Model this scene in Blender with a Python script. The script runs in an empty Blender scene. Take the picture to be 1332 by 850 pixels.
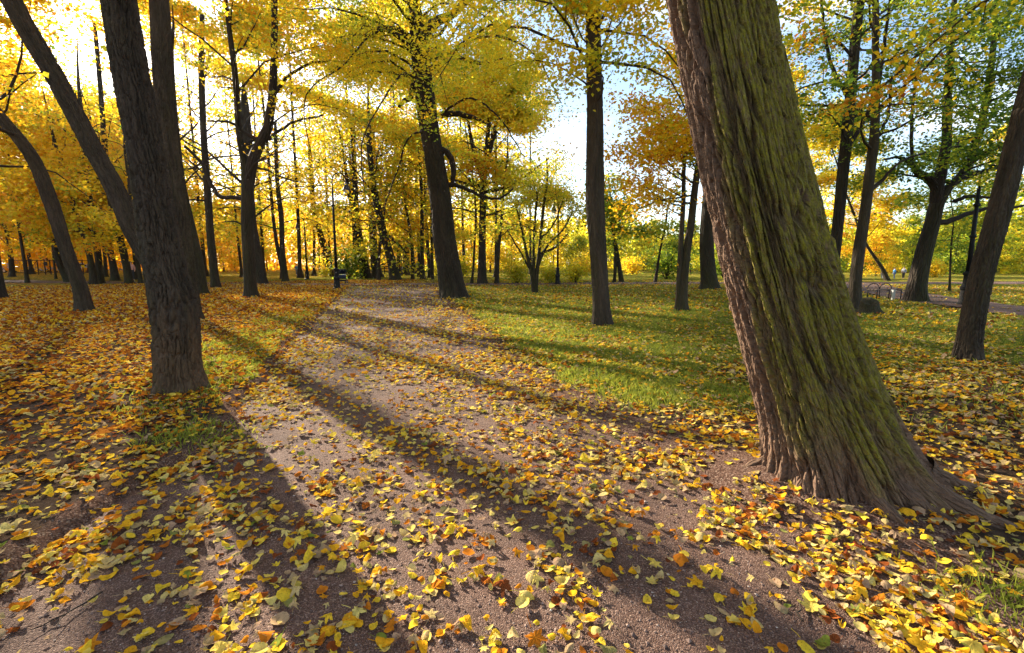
import bpy, bmesh, math, random
import numpy as np
from mathutils import Vector, Matrix

rng = np.random.default_rng(11)
random.seed(11)
C = bpy.context.scene.collection
PI = math.pi

# ------------------------------------------------------------------ camera model
W0, H0, F0 = 1332.0, 850.0, 620.0
CAMZ = 1.5
PITCH = math.radians(7.6)
HOR = 425 - F0 * math.tan(PITCH)
SUN_AZ = math.radians(-42.0)      # measured from +Y towards +X
SUN_EL = math.radians(22.0)
SUND = np.array([math.sin(SUN_AZ) * math.cos(SUN_EL), math.cos(SUN_AZ) * math.cos(SUN_EL), math.sin(SUN_EL)])


def ray(px, py):
    r = (px - W0 / 2) / F0
    v = (H0 / 2 - py) / F0
    return np.array([r, math.cos(PITCH) + v * math.sin(PITCH), -math.sin(PITCH) + v * math.cos(PITCH)])


def at(px, py, d):
    k = ray(px, py)
    k = k * (d / k[1])
    return np.array([k[0], k[1], CAMZ + k[2]])


def onground(px, py):
    k = ray(px, py)
    t = -CAMZ / k[2]
    return k * t + np.array([0, 0, CAMZ])


def project(p):
    x, y, z = p[..., 0], p[..., 1], p[..., 2] - CAMZ
    f = y * math.cos(PITCH) - z * math.sin(PITCH)
    u = y * math.sin(PITCH) + z * math.cos(PITCH)
    f = np.where(np.abs(f) < 1e-4, 1e-4, f)
    return W0 / 2 + F0 * x / f, H0 / 2 - F0 * u / f, f


# ------------------------------------------------------------------ noise helpers
def hash2(ix, iy, seed=0):
    h = (ix.astype(np.int64) * 374761393 + iy.astype(np.int64) * 668265263 + seed * 982451653) & 0xFFFFFFFF
    h = ((h ^ (h >> 13)) * 1274126177) & 0xFFFFFFFF
    h = (h ^ (h >> 16)) & 0xFFFFFFFF
    return h / 4294967296.0


def vnoise(x, y, seed=0, wrapx=None):
    x = np.asarray(x, float); y = np.asarray(y, float)
    ix = np.floor(x); iy = np.floor(y)
    fx = x - ix; fy = y - iy
    fx = fx * fx * (3 - 2 * fx); fy = fy * fy * (3 - 2 * fy)
    ix1 = ix + 1
    if wrapx:
        ix = np.mod(ix, wrapx); ix1 = np.mod(ix1, wrapx)
    a = hash2(ix, iy, seed); b = hash2(ix1, iy, seed)
    c = hash2(ix, iy + 1, seed); d = hash2(ix1, iy + 1, seed)
    return (a * (1 - fx) + b * fx) * (1 - fy) + (c * (1 - fx) + d * fx) * fy


def fbm(x, y, seed=0, oct=3, wrapx=None):
    s = 0; a = 1; t = 0
    for k in range(oct):
        s = s + a * vnoise(x * 2 ** k, y * 2 ** k, seed + k, wrapx * 2 ** k if wrapx else None)
        t += a; a *= .5
    return s / t


def cellf(u, v, nu, seed=0):
    """F2-F1 cell noise, periodic in u with nu cells; u, v in cell units"""
    iu = np.floor(u); iv = np.floor(v)
    f1 = np.full(u.shape, 9.0); f2 = np.full(u.shape, 9.0)
    for du in (-1, 0, 1):
        for dv in (-1, 0, 1):
            cu = iu + du; cv = iv + dv
            w = np.mod(cu, nu)
            px = cu + .1 + .8 * hash2(w, cv, seed)
            py = cv + .05 + .9 * hash2(w, cv, seed + 7)
            d = np.hypot(u - px, v - py)
            m = d < f1
            f2 = np.where(m, f1, np.minimum(f2, d))
            f1 = np.where(m, d, f1)
    return f2 - f1


def sstep(a, b, x):
    t = np.clip((x - a) / (b - a), 0, 1)
    return t * t * (3 - 2 * t)


# ------------------------------------------------------------------ mesh helpers
def np_mesh(name, verts, faces, attrs=None, smooth=True):
    """faces: (M,k) array or list of such arrays (mixed sizes)"""
    if not isinstance(faces, list):
        faces = [faces]
    me = bpy.data.meshes.new(name)
    verts = np.asarray(verts, np.float32)
    me.vertices.add(len(verts))
    me.vertices.foreach_set('co', verts.ravel())
    nl = sum(f.size for f in faces); nf = sum(len(f) for f in faces)
    me.loops.add(nl); me.polygons.add(nf)
    me.loops.foreach_set('vertex_index', np.concatenate([f.ravel() for f in faces]).astype(np.int32))
    tot = np.concatenate([np.full(len(f), f.shape[1], np.int32) for f in faces])
    st = np.concatenate([[0], np.cumsum(tot)[:-1]]).astype(np.int32)
    me.polygons.foreach_set('loop_start', st)
    me.polygons.foreach_set('use_smooth', np.full(nf, smooth))
    for k, (typ, arr) in (attrs or {}).items():
        a = me.attributes.new(k, typ, 'POINT')
        a.data.foreach_set('vector' if typ == 'FLOAT_VECTOR' else 'value', np.asarray(arr, np.float32).ravel())
    me.update(calc_edges=True)
    return me


def link(name, me, mat=None, parent=None, loc=None):
    o = bpy.data.objects.new(name, me)
    C.objects.link(o)
    if mat is not None and me is not None and len(me.materials) == 0:
        me.materials.append(mat)
    if parent is not None:
        o.parent = parent
    if loc is not None:
        o.location = loc
    return o


def tag(o, label=None, cat=None, group=None, kind=None):
    if label: o['label'] = label
    if cat: o['category'] = cat
    if group: o['group'] = group
    if kind: o['kind'] = kind
    return o


def empty(name, loc, rz=0):
    o = bpy.data.objects.new(name, None)
    o.empty_display_size = .2
    C.objects.link(o)
    o.location = loc; o.rotation_euler = (0, 0, rz)
    return o


class Geo:
    """collects tubes etc. as numpy"""
    def __init__(s):
        s.v = []; s.f4 = []; s.n = 0; s.b = []; s.m = []; s.w = []

    def add(s, v, f, b, m=None, w=None):
        s.v.append(v); s.f4.append(f + s.n); s.b.append(b)
        s.m.append(np.zeros(len(v)) if m is None else m)
        s.w.append(np.zeros(len(v)) if w is None else w)
        s.n += len(v)

    def tube(s, pts, rad, n=6):
        pts = np.asarray(pts, float); rad = np.asarray(rad, float)
        k = len(pts)
        t = np.gradient(pts, axis=0)
        t /= np.linalg.norm(t, axis=1)[:, None] + 1e-9
        ref = np.array([0.31, .95, 0.05])
        if abs(t[0] @ ref) > .9: ref = np.array([1, .02, .1])
        a = np.cross(t, ref); a /= np.linalg.norm(a, axis=1)[:, None] + 1e-9
        b = np.cross(t, a)
        th = np.arange(n) * 2 * PI / n
        v = pts[:, None, :] + rad[:, None, None] * (np.cos(th)[None, :, None] * a[:, None, :] + np.sin(th)[None, :, None] * b[:, None, :])
        L = np.concatenate([[0], np.cumsum(np.linalg.norm(np.diff(pts, axis=0), axis=1))])
        bc = np.stack([np.broadcast_to(np.cos(th) * 1.0, (k, n)) * rad[:, None], np.broadcast_to(np.sin(th), (k, n)) * rad[:, None], np.broadcast_to(L[:, None], (k, n)) + pts[0, 0] * 3], -1)
        i = np.arange(k - 1)[:, None] * n; j = np.arange(n)[None, :]
        f = np.stack([i + j, i + (j + 1) % n, i + n + (j + 1) % n, i + n + j], -1).reshape(-1, 4)
        s.add(v.reshape(-1, 3), f, bc.reshape(-1, 3))

    def mesh(s, name):
        return np_mesh(name, np.concatenate(s.v), np.concatenate(s.f4), {'bco': ('FLOAT_VECTOR', np.concatenate(s.b)), 'moss': ('FLOAT', np.concatenate(s.m)), 'bare': ('FLOAT', np.concatenate(s.w))})


# bmesh helpers for street furniture
def bm_box(bm, c, s, rot=None):
    r = bmesh.ops.create_cube(bm, size=1)
    M = Matrix.Translation(c) @ (rot if rot is not None else Matrix()) @ Matrix.Diagonal((*s, 1))
    bmesh.ops.transform(bm, matrix=M, verts=r['verts'])
    return r['verts']


def bm_tube(bm, pts, rad, n=12, cap=True):
    pts = [Vector(p) for p in pts]
    if not hasattr(rad, '__len__'): rad = [rad] * len(pts)
    rings = []
    for i, p in enumerate(pts):
        t = (pts[min(i + 1, len(pts) - 1)] - pts[max(i - 1, 0)]).normalized()
        ref = Vector((0, 1, 0)) if abs(t.y) < .9 else Vector((1, 0, 0))
        a = t.cross(ref).normalized(); b = t.cross(a)
        rings.append([bm.verts.new(p + rad[i] * (math.cos(k * 2 * PI / n) * a + math.sin(k * 2 * PI / n) * b)) for k in range(n)])
    for r0, r1 in zip(rings, rings[1:]):
        for k in range(n):
            bm.faces.new((r0[k], r0[(k + 1) % n], r1[(k + 1) % n], r1[k]))
    if cap:
        bm.faces.new(rings[0][::-1]); bm.faces.new(rings[-1])


def bm_lathe(bm, prof, n=20, c=(0, 0, 0)):
    rings = [[bm.verts.new((c[0] + r * math.cos(k * 2 * PI / n), c[1] + r * math.sin(k * 2 * PI / n), c[2] + z)) for k in range(n)] for r, z in prof]
    for r0, r1 in zip(rings, rings[1:]):
        for k in range(n):
            bm.faces.new((r0[k], r0[(k + 1) % n], r1[(k + 1) % n], r1[k]))
    bm.faces.new(rings[0][::-1]); bm.faces.new(rings[-1])


def bm_obj(name, bm, mat, parent=None, smooth=False, bevel=0):
    bmesh.ops.recalc_face_normals(bm, faces=bm.faces)
    me = bpy.data.meshes.new(name); bm.to_mesh(me); bm.free()
    if smooth:
        for p in me.polygons: p.use_smooth = True
    o = link(name, me, mat, parent)
    if bevel:
        m = o.modifiers.new('bevel', 'BEVEL'); m.width = bevel; m.segments = 2; m.limit_method = 'ANGLE'
    return o


# ------------------------------------------------------------------ materials
def newmat(name):
    m = bpy.data.materials.new(name); m.use_nodes = True
    nt = m.node_tree; nt.nodes.clear()
    out = nt.nodes.new('ShaderNodeOutputMaterial')
    return m, nt, out


def N(nt, t, **kw):
    n = nt.nodes.new(t)
    for k, v in kw.items():
        if k.startswith('i_'):
            key = k[2:]
            n.inputs[int(key) if key.isdigit() else key.replace('_', ' ')].default_value = v
        else:
            setattr(n, k, v)
    return n


def ramp(nt, stops, interp='LINEAR'):
    r = nt.nodes.new('ShaderNodeValToRGB')
    e = r.color_ramp.elements
    r.color_ramp.interpolation = interp
    e[0].position = stops[0][0]; e[0].color = (*stops[0][1], 1)
    e[1].position = stops[-1][0]; e[1].color = (*stops[-1][1], 1)
    for p, c in stops[1:-1]:
        n = e.new(p); n.color = (*c, 1)
    return r


FOL = [(0.0, (.36, .11, .015)), (.18, (.76, .32, .016)), (.36, (.90, .51, .02)), (.52, (.88, .64, .028)), (.66, (.66, .60, .035)), (.82, (.26, .36, .03)), (1.0, (.08, .15, .02))]
LIT = [(0.0, (.06, .03, .018)), (.14, (.26, .07, .02)), (.28, (.58, .20, .018)), (.43, (.76, .40, .02)), (.58, (.78, .56, .045)), (.72, (.70, .57, .18)), (.86, (.42, .27, .17)), (1.0, (.22, .26, .04))]


def leaf_material(name, stops, transl, blotch=.0, spec=0.25):
    m, nt, out = newmat(name)
    a = N(nt, 'ShaderNodeAttribute', attribute_name='tint')
    r = ramp(nt, stops)
    nt.links.new(a.outputs['Fac'], r.inputs[0])
    geo = N(nt, 'ShaderNodeNewGeometry')
    no = N(nt, 'ShaderNodeTexNoise', i_Scale=38.0, i_Detail=3.0)
    nt.links.new(geo.outputs['Position'], no.inputs['Vector'])
    hs = N(nt, 'ShaderNodeHueSaturation')
    mr = N(nt, 'ShaderNodeMapRange'); mr.inputs[1].default_value = .3; mr.inputs[2].default_value = .7; mr.inputs[3].default_value = .72; mr.inputs[4].default_value = 1.15
    nt.links.new(no.outputs[0], mr.inputs[0])
    nb = N(nt, 'ShaderNodeTexNoise', i_Scale=110.0, i_Detail=2.0)
    nt.links.new(geo.outputs['Position'], nb.inputs['Vector'])
    mbl = N(nt, 'ShaderNodeMapRange'); mbl.inputs[1].default_value = .58; mbl.inputs[2].default_value = .70; mbl.inputs[4].default_value = blotch
    nt.links.new(nb.outputs[0], mbl.inputs[0])
    bl = N(nt, 'ShaderNodeMix', data_type='RGBA'); bl.inputs[7].default_value = (.13, .055, .018, 1)
    nt.links.new(mbl.outputs[0], bl.inputs[0]); nt.links.new(r.outputs[0], bl.inputs[6])
    nt.links.new(mr.outputs[0], hs.inputs['Value']); nt.links.new(bl.outputs[2], hs.inputs['Color'])
    p = N(nt, 'ShaderNodeBsdfPrincipled', i_Roughness=.5)
    p.inputs['Specular IOR Level'].default_value = spec
    nt.links.new(hs.outputs[0], p.inputs['Base Color'])
    t = N(nt, 'ShaderNodeBsdfTranslucent')
    nt.links.new(hs.outputs[0], t.inputs['Color'])
    mx = N(nt, 'ShaderNodeMixShader', i_0=transl)
    nt.links.new(p.outputs[0], mx.inputs[1]); nt.links.new(t.outputs[0], mx.inputs[2])
    nt.links.new(mx.outputs[0], out.inputs[0])
    return m


M_FOL = leaf_material('autumn_foliage', FOL, .68)
M_LIT = leaf_material('fallen_leaf', LIT, .28, blotch=.5, spec=.0)


def bark_material(name, c0, c1, moss=(.05, .062, .008), su=26.0, sv=4.0, bump=.8, dist=.02, bare=(.105, .064, .038)):
    m, nt, out = newmat(name)
    a = N(nt, 'ShaderNodeAttribute', attribute_name='bco')
    mp = N(nt, 'ShaderNodeMapping'); mp.inputs['Scale'].default_value = (su, su, sv)
    nt.links.new(a.outputs['Vector'], mp.inputs[0])
    nz = N(nt, 'ShaderNodeTexNoise', i_Scale=.7, i_Detail=2.0)
    nt.links.new(mp.outputs[0], nz.inputs['Vector'])
    wv = N(nt, 'ShaderNodeMix', data_type='VECTOR'); wv.inputs[0].default_value = .25
    nt.links.new(mp.outputs[0], wv.inputs[4]); nt.links.new(nz.outputs[1], wv.inputs[5])
    vo = N(nt, 'ShaderNodeTexVoronoi', feature='DISTANCE_TO_EDGE', i_Scale=1.0)
    nt.links.new(wv.outputs[1], vo.inputs['Vector'])
    mr = N(nt, 'ShaderNodeMapRange'); mr.inputs[2].default_value = .28
    nt.links.new(vo.outputs[0], mr.inputs[0])
    n2 = N(nt, 'ShaderNodeTexNoise', i_Scale=3.0, i_Detail=7.0, i_Roughness=.65)
    nt.links.new(mp.outputs[0], n2.inputs['Vector'])
    ad = N(nt, 'ShaderNodeMath', operation='MULTIPLY_ADD', i_1=.55)
    nt.links.new(n2.outputs[0], ad.inputs[0]); nt.links.new(mr.outputs[0], ad.inputs[2])
    bp = N(nt, 'ShaderNodeBump', i_Strength=bump, i_Distance=dist)
    nt.links.new(ad.outputs[0], bp.inputs['Height'])
    # colour: large patches + fine grain
    n3 = N(nt, 'ShaderNodeTexNoise', i_Scale=.28, i_Detail=5.0, i_Roughness=.6)
    nt.links.new(mp.outputs[0], n3.inputs['Vector'])
    r = ramp(nt, [(.3, c0), (.7, c1)])
    nt.links.new(n3.outputs[0], r.inputs[0])
    n5 = N(nt, 'ShaderNodeTexNoise', i_Scale=2.4, i_Detail=8.0, i_Roughness=.7)
    nt.links.new(mp.outputs[0], n5.inputs['Vector'])
    v5 = N(nt, 'ShaderNodeMapRange'); v5.inputs[1].default_value = .3; v5.inputs[2].default_value = .7; v5.inputs[3].default_value = .6; v5.inputs[4].default_value = 1.35
    nt.links.new(n5.outputs[0], v5.inputs[0])
    h5 = N(nt, 'ShaderNodeHueSaturation')
    nt.links.new(r.outputs[0], h5.inputs['Color']); nt.links.new(v5.outputs[0], h5.inputs['Value'])
    ba = N(nt, 'ShaderNodeAttribute', attribute_name='bare')
    rb_ = ramp(nt, [(.3, tuple(x * .55 for x in bare)), (.75, tuple(x * 1.25 for x in bare))])
    nt.links.new(n5.outputs[0], rb_.inputs[0])
    mb = N(nt, 'ShaderNodeMix', data_type='RGBA')
    nt.links.new(ba.outputs['Fac'], mb.inputs[0]); nt.links.new(h5.outputs[0], mb.inputs[6]); nt.links.new(rb_.outputs[0], mb.inputs[7])
    h5 = mb
    ma = N(nt, 'ShaderNodeAttribute', attribute_name='moss')
    n4 = N(nt, 'ShaderNodeTexNoise', i_Scale=1.6, i_Detail=8.0, i_Roughness=.72)
    nt.links.new(mp.outputs[0], n4.inputs['Vector'])
    m4 = N(nt, 'ShaderNodeMapRange'); m4.inputs[1].default_value = .34; m4.inputs[2].default_value = .58
    nt.links.new(n4.outputs[0], m4.inputs[0])
    mm = N(nt, 'ShaderNodeMath', operation='MULTIPLY')
    nt.links.new(ma.outputs['Fac'], mm.inputs[0]); nt.links.new(m4.outputs[0], mm.inputs[1])
    rm = ramp(nt, [(.3, moss), (.75, tuple(x * 2.1 for x in moss))])
    nt.links.new(n5.outputs[0], rm.inputs[0])
    mix = N(nt, 'ShaderNodeMix', data_type='RGBA')
    nt.links.new(mm.outputs[0], mix.inputs[0]); nt.links.new(h5.outputs[2], mix.inputs[6]); nt.links.new(rm.outputs[0], mix.inputs[7])
    p = N(nt, 'ShaderNodeBsdfPrincipled', i_Roughness=.88)
    p.inputs['Specular IOR Level'].default_value = .25
    nt.links.new(mix.outputs[2], p.inputs['Base Color']); nt.links.new(bp.outputs[0], p.inputs['Normal'])
    nt.links.new(p.outputs[0], out.inputs[0])
    return m


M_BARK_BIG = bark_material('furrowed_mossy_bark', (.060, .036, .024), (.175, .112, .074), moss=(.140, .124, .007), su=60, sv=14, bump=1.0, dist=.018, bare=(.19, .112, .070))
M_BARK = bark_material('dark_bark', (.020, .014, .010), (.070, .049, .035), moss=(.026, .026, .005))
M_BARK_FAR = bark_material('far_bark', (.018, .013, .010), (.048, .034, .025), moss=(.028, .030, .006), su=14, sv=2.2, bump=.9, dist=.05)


def simple(name, col, rough=.5, metal=0, noise=.15, scale=20, spec=.4):
    m, nt, out = newmat(name)
    tc = N(nt, 'ShaderNodeTexCoord')
    n = N(nt, 'ShaderNodeTexNoise', i_Scale=float(scale), i_Detail=4.0)
    nt.links.new(tc.outputs['Object'], n.inputs['Vector'])
    lo = tuple(c * (1 - noise) for c in col); hi = tuple(min(1, c * (1 + noise)) for c in col)
    r = ramp(nt, [(.3, lo), (.7, hi)])
    nt.links.new(n.outputs[0], r.inputs[0])
    p = N(nt, 'ShaderNodeBsdfPrincipled', i_Roughness=rough, i_Metallic=metal)
    p.inputs['Specular IOR Level'].default_value = spec
    nt.links.new(r.outputs[0], p.inputs['Base Color'])
    nt.links.new(p.outputs[0], out.inputs[0])
    return m


M_IRON = simple('black_iron', (.008, .008, .009), .6, spec=.2)
M_GREY = simple('grey_paint', (.03, .03, .045), .5, spec=.2)
M_WOOD = simple('weathered_wood', (.10, .065, .045), .7, noise=.35, scale=30)
M_PALE = simple('pale_metal', (.55, .55, .52), .5)
M_GLASS = simple('dark_glass', (.02, .03, .04), .08)
M_RUBBER = simple('rubber', (.02, .02, .02), .8)
M_CLOTHNAVY = simple('navy_cloth', (.015, .022, .045), .85)
M_SKIN = simple('skin', (.55, .33, .24), .6)
M_HAIR = simple('hair', (.05, .03, .02), .7)


def ground_material():
    m, nt, out = newmat('park_soil_and_turf')
    geo = N(nt, 'ShaderNodeNewGeometry')
    def noise(scale, detail=5.0, rough=.6):
        n = N(nt, 'ShaderNodeTexNoise', i_Scale=scale, i_Detail=detail, i_Roughness=rough)
        nt.links.new(geo.outputs['Position'], n.inputs['Vector'])
        return n
    soil = ramp(nt, [(.3, (.035, .024, .018)), (.7, (.10, .07, .05))])
    nt.links.new(noise(14.0, 8.0, .7).outputs[0], soil.inputs[0])
    # turf: patchy greens
    turf = ramp(nt, [(.3, (.05, .065, .012)), (.5, (.11, .13, .02)), (.72, (.22, .22, .035))])
    nt.links.new(noise(7.0, 9.0, .75).outputs[0], turf.inputs[0])
    # leaf specks that stay readable far away
    vo = N(nt, 'ShaderNodeTexVoronoi', i_Scale=7.0)
    nt.links.new(geo.outputs['Position'], vo.inputs['Vector'])
    lr = ramp(nt, [(0, (.16, .05, .015)), (.3, (.40, .16, .02)), (.6, (.52, .30, .03)), (1, (.42, .28, .13))])
    sep = N(nt, 'ShaderNodeSeparateColor')
    nt.links.new(vo.outputs['Color'], sep.inputs[0]); nt.links.new(sep.outputs[0], lr.inputs[0])
    la = N(nt, 'ShaderNodeAttribute', attribute_name='litter')
    lt = N(nt, 'ShaderNodeMath', operation='LESS_THAN')
    nt.links.new(sep.outputs[1], lt.inputs[0]); nt.links.new(la.outputs['Fac'], lt.inputs[1])
    ga = N(nt, 'ShaderNodeAttribute', attribute_name='grass')
    gm = N(nt, 'ShaderNodeMath', operation='MULTIPLY_ADD', i_1=.9)
    nt.links.new(noise(2.2, 6.0, .7).outputs[0], gm.inputs[0]); nt.links.new(ga.outputs['Fac'], gm.inputs[2])
    gr = N(nt, 'ShaderNodeMapRange'); gr.inputs[1].default_value = .72; gr.inputs[2].default_value = 1.0
    nt.links.new(gm.outputs[0], gr.inputs[0])
    m1 = N(nt, 'ShaderNodeMix', data_type='RGBA')
    nt.links.new(gr.outputs[0], m1.inputs[0]); nt.links.new(soil.outputs[0], m1.inputs[6]); nt.links.new(turf.outputs[0], m1.inputs[7])
    m2 = N(nt, 'ShaderNodeMix', data_type='RGBA')
    nt.links.new(lt.outputs[0], m2.inputs[0]); nt.links.new(m1.outputs[2], m2.inputs[6]); nt.links.new(lr.outputs[0], m2.inputs[7])
    va = N(nt, 'ShaderNodeAttribute', attribute_name='gravel')
    v2 = N(nt, 'ShaderNodeTexVoronoi', i_Scale=120.0)
    nt.links.new(geo.outputs['Position'], v2.inputs['Vector'])
    s2 = N(nt, 'ShaderNodeSeparateColor'); nt.links.new(v2.outputs['Color'], s2.inputs[0])
    gr2 = ramp(nt, [(0, (.06, .034, .026)), (.45, (.115, .068, .050)), (.85, (.18, .112, .085)), (1, (.30, .22, .17))])
    nt.links.new(s2.outputs[0], gr2.inputs[0])
    gv = N(nt, 'ShaderNodeMath', operation='MULTIPLY_ADD', i_1=1.0)
    nt.links.new(noise(5.0, 7.0, .7).outputs[0], gv.inputs[0]); nt.links.new(va.outputs['Fac'], gv.inputs[2])
    gw = N(nt, 'ShaderNodeMapRange'); gw.inputs[1].default_value = .85; gw.inputs[2].default_value = 1.15
    nt.links.new(gv.outputs[0], gw.inputs[0])
    m3 = N(nt, 'ShaderNodeMix', data_type='RGBA')
    nt.links.new(gw.outputs[0], m3.inputs[0]); nt.links.new(m2.outputs[2], m3.inputs[6]); nt.links.new(gr2.outputs[0], m3.inputs[7])
    m2 = m3
    p = N(nt, 'ShaderNodeBsdfPrincipled', i_Roughness=.95)
    p.inputs['Specular IOR Level'].default_value = .0
    bn = noise(60.0, 6.0, .75)
    bp = N(nt, 'ShaderNodeBump', i_Strength=.8, i_Distance=.03)
    nt.links.new(bn.outputs[0], bp.inputs['Height'])
    nt.links.new(m2.outputs[2], p.inputs['Base Color']); nt.links.new(bp.outputs[0], p.inputs['Normal'])
    nt.links.new(p.outputs[0], out.inputs[0])
    return m


def path_material():
    m, nt, out = newmat('reddish_gravel')
    geo = N(nt, 'ShaderNodeNewGeometry')
    vo = N(nt, 'ShaderNodeTexVoronoi', i_Scale=190.0)
    nt.links.new(geo.outputs['Position'], vo.inputs['Vector'])
    sep = N(nt, 'ShaderNodeSeparateColor'); nt.links.new(vo.outputs['Color'], sep.inputs[0])
    r = ramp(nt, [(0, (.070, .036, .026)), (.45, (.125, .070, .050)), (.85, (.185, .110, .082)), (1, (.32, .22, .17))])
    nt.links.new(sep.outputs[0], r.inputs[0])
    n1 = N(nt, 'ShaderNodeTexNoise', i_Scale=1.7, i_Detail=6.0, i_Roughness=.65)
    nt.links.new(geo.outputs['Position'], n1.inputs['Vector'])
    mr = N(nt, 'ShaderNodeMapRange'); mr.inputs[1].default_value = .3; mr.inputs[2].default_value = .7; mr.inputs[3].default_value = .58; mr.inputs[4].default_value = 1.2
    nt.links.new(n1.outputs[0], mr.inputs[0])
    hs = N(nt, 'ShaderNodeHueSaturation')
    nt.links.new(r.outputs[0], hs.inputs['Color']); nt.links.new(mr.outputs[0], hs.inputs['Value'])
    p = N(nt, 'ShaderNodeBsdfPrincipled', i_Roughness=.9)
    p.inputs['Specular IOR Level'].default_value = .25
    n2 = N(nt, 'ShaderNodeTexNoise', i_Scale=25.0, i_Detail=5.0, i_Roughness=.7)
    nt.links.new(geo.outputs['Position'], n2.inputs['Vector'])
    ad = N(nt, 'ShaderNodeMath', operation='MULTIPLY_ADD', i_1=-.55)
    nt.links.new(vo.outputs['Distance'], ad.inputs[0]); nt.links.new(n2.outputs[0], ad.inputs[2])
    bp = N(nt, 'ShaderNodeBump', i_Strength=.9, i_Distance=.012)
    nt.links.new(ad.outputs[0], bp.inputs['Height'])
    nt.links.new(hs.outputs[0], p.inputs['Base Color']); nt.links.new(bp.outputs[0], p.inputs['Normal'])
    nt.links.new(p.outputs[0], out.inputs[0])
    return m


M_GROUND = ground_material()
M_PATH = path_material()

# ------------------------------------------------------------------ terrain
LE = np.array([(-30, -3.2), (0, -2.35), (2.2, -2.3), (3.3, -2.5), (4.27, -2.62), (5.9, -3.15), (8.2, -3.9), (16, -6.3), (27, -9.4), (31, -10.5)])
RE = np.array([(-30, 5.0), (0, 2.7), (1.4, 2.35), (2.03, 2.05), (2.56, 1.7), (3.0, 1.48), (3.47, 1.3), (4.27, .85), (5.9, .23), (9.5, -.63), (16, -2.1), (27, -4.5), (31, -4.6)])


def ledge(y): return np.interp(y, LE[:, 0], LE[:, 1])
def redge(y): return np.interp(y, RE[:, 0], RE[:, 1])


def edged(x, y):
    """signed distance-ish outside the main path (negative inside)"""
    wob = (fbm(x * 1.7, y * 1.7, 5) - .5) * .45
    s = np.maximum(ledge(y) - x, x - redge(y)) + wob
    return np.where(y > 30.5, np.maximum(s, .3), s)


RP = np.array([(26, 36), (24, 33), (19.3, 25), (17.0, 19.4), (15.4, 14.5), (15.3, 9), (17, 0), (20, -15)])   # right-hand path
CP = np.array([(-60, 44), (-30, 35.5), (-12, 32.5), (0, 33.5), (12, 35), (24, 34.5), (40, 36), (70, 40)])        # crossing path


def polydist(x, y, P):
    d = np.full(np.shape(x), 1e9)
    for (ax, ay), (bx, by) in zip(P, P[1:]):
        vx, vy = bx - ax, by - ay
        t = np.clip(((x - ax) * vx + (y - ay) * vy) / (vx * vx + vy * vy), 0, 1)
        d = np.minimum(d, np.hypot(x - ax - t * vx, y - ay - t * vy))
    return d


def farpath(x, y):
    return np.minimum(polydist(x, y, RP) - 1.25, polydist(x, y, CP) - 1.9)


BIG = np.array([2.20, 3.08])     # centre of the big leaning tree


def H(x, y):
    x = np.asarray(x, float); y = np.asarray(y, float)
    e = edged(x, y)
    near = np.exp(-(np.maximum(np.hypot(x, y) - 25, 0) / 20) ** 2)
    left = (x < (ledge(y) + redge(y)) / 2)
    out = np.where(left, .05, .03) * sstep(-.04, np.where(left, .14, .4), e)
    n = (fbm(x * 1.3, y * 1.3, 21) - .5) * .03 + (fbm(x * 6, y * 6, 22) - .5) * .02
    out = out + n * sstep(0, .3, e) * near
    # crumbly soil along the left edge
    soil = np.exp(-((e - .08) / .16) ** 2) * left * (y < 30)
    out = out + soil * (fbm(x * 9, y * 9, 23) - .35) * .05
    inside = -.03
    z = np.where(e < -.04, inside, inside * (1 - sstep(-.04, .04, e)) + out)
    r = np.hypot(x - BIG[0], (y - BIG[1]))
    z = z + .10 * np.exp(-(np.maximum(r - .35, 0) / .42) ** 2)
    return z


def pathz(x, y):
    return (fbm(x * 2.1, y * 2.1, 31) - .5) * .02 + (fbm(x * 16, y * 16, 32) - .5) * .010


def HT(x, y):
    e = edged(np.asarray(x, float), np.asarray(y, float))
    return np.maximum(H(x, y), np.where((e < .25), pathz(x, y), -1))


def grassmask(x, y):
    e = edged(x, y)
    left = x < (ledge(y) + redge(y)) / 2
    n = fbm(x * .55, y * .55, 41)
    gl = sstep(.08, .25, e) * (1 - sstep(.7, 1.9, e)) * sstep(4.0, 6.5, y) * (.35 + .9 * sstep(.35, .6, n))
    gl = np.maximum(gl, .75 * sstep(24, 30, y) * sstep(.4, .6, n))
    gr = sstep(.15, .75, e) * sstep(4.6, 6.0, y + .25 * x) * (.62 + .5 * n)
    gr = gr * (1 - .75 * sstep(2.2, 3.2, x) * (1 - sstep(5.5, 9.5, y)))
    g = np.where(left, gl, gr)
    g = np.where(y > 36.5, .95, g)
    return np.clip(g, 0, 1) * (farpath(x, y) > .1)


def littermask(x, y):
    e = edged(x, y)
    left = x < (ledge(y) + redge(y)) / 2
    l = np.where(left, .62, .13) * sstep(-.2, .3, e)
    l = np.where(left & (y > 34), .35, l)
    l = np.where(e < 0, .10, l)
    l = np.where((y > 38) & (x > -20), .12, l)
    l = l * np.where(farpath(x, y) < 0, .5, 1)
    return l * sstep(12, 20, np.hypot(x, y)) + .05


def gravelmask(x, y):
    e = edged(x, y)
    left = x < (ledge(y) + redge(y)) / 2
    wd = np.where(left, .45, 1.1 - .6 * sstep(4.5, 7, y))
    return (1 - sstep(0, 1, e / wd)) * np.where(left & (e > .02), .75, 1)


def axis_vals(dense0, dense1, step, lo, hi):
    mid = np.arange(dense0, dense1, step)
    a = [dense1]; s = step
    while a[-1] < hi:
        s = min(s * 1.12, 25); a.append(a[-1] + s)
    b = [dense0 - step]; s = step
    while b[-1] > lo:
        s = min(s * 1.12, 25); b.append(b[-1] - s)
    return np.concatenate([b[::-1], mid, a])


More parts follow.
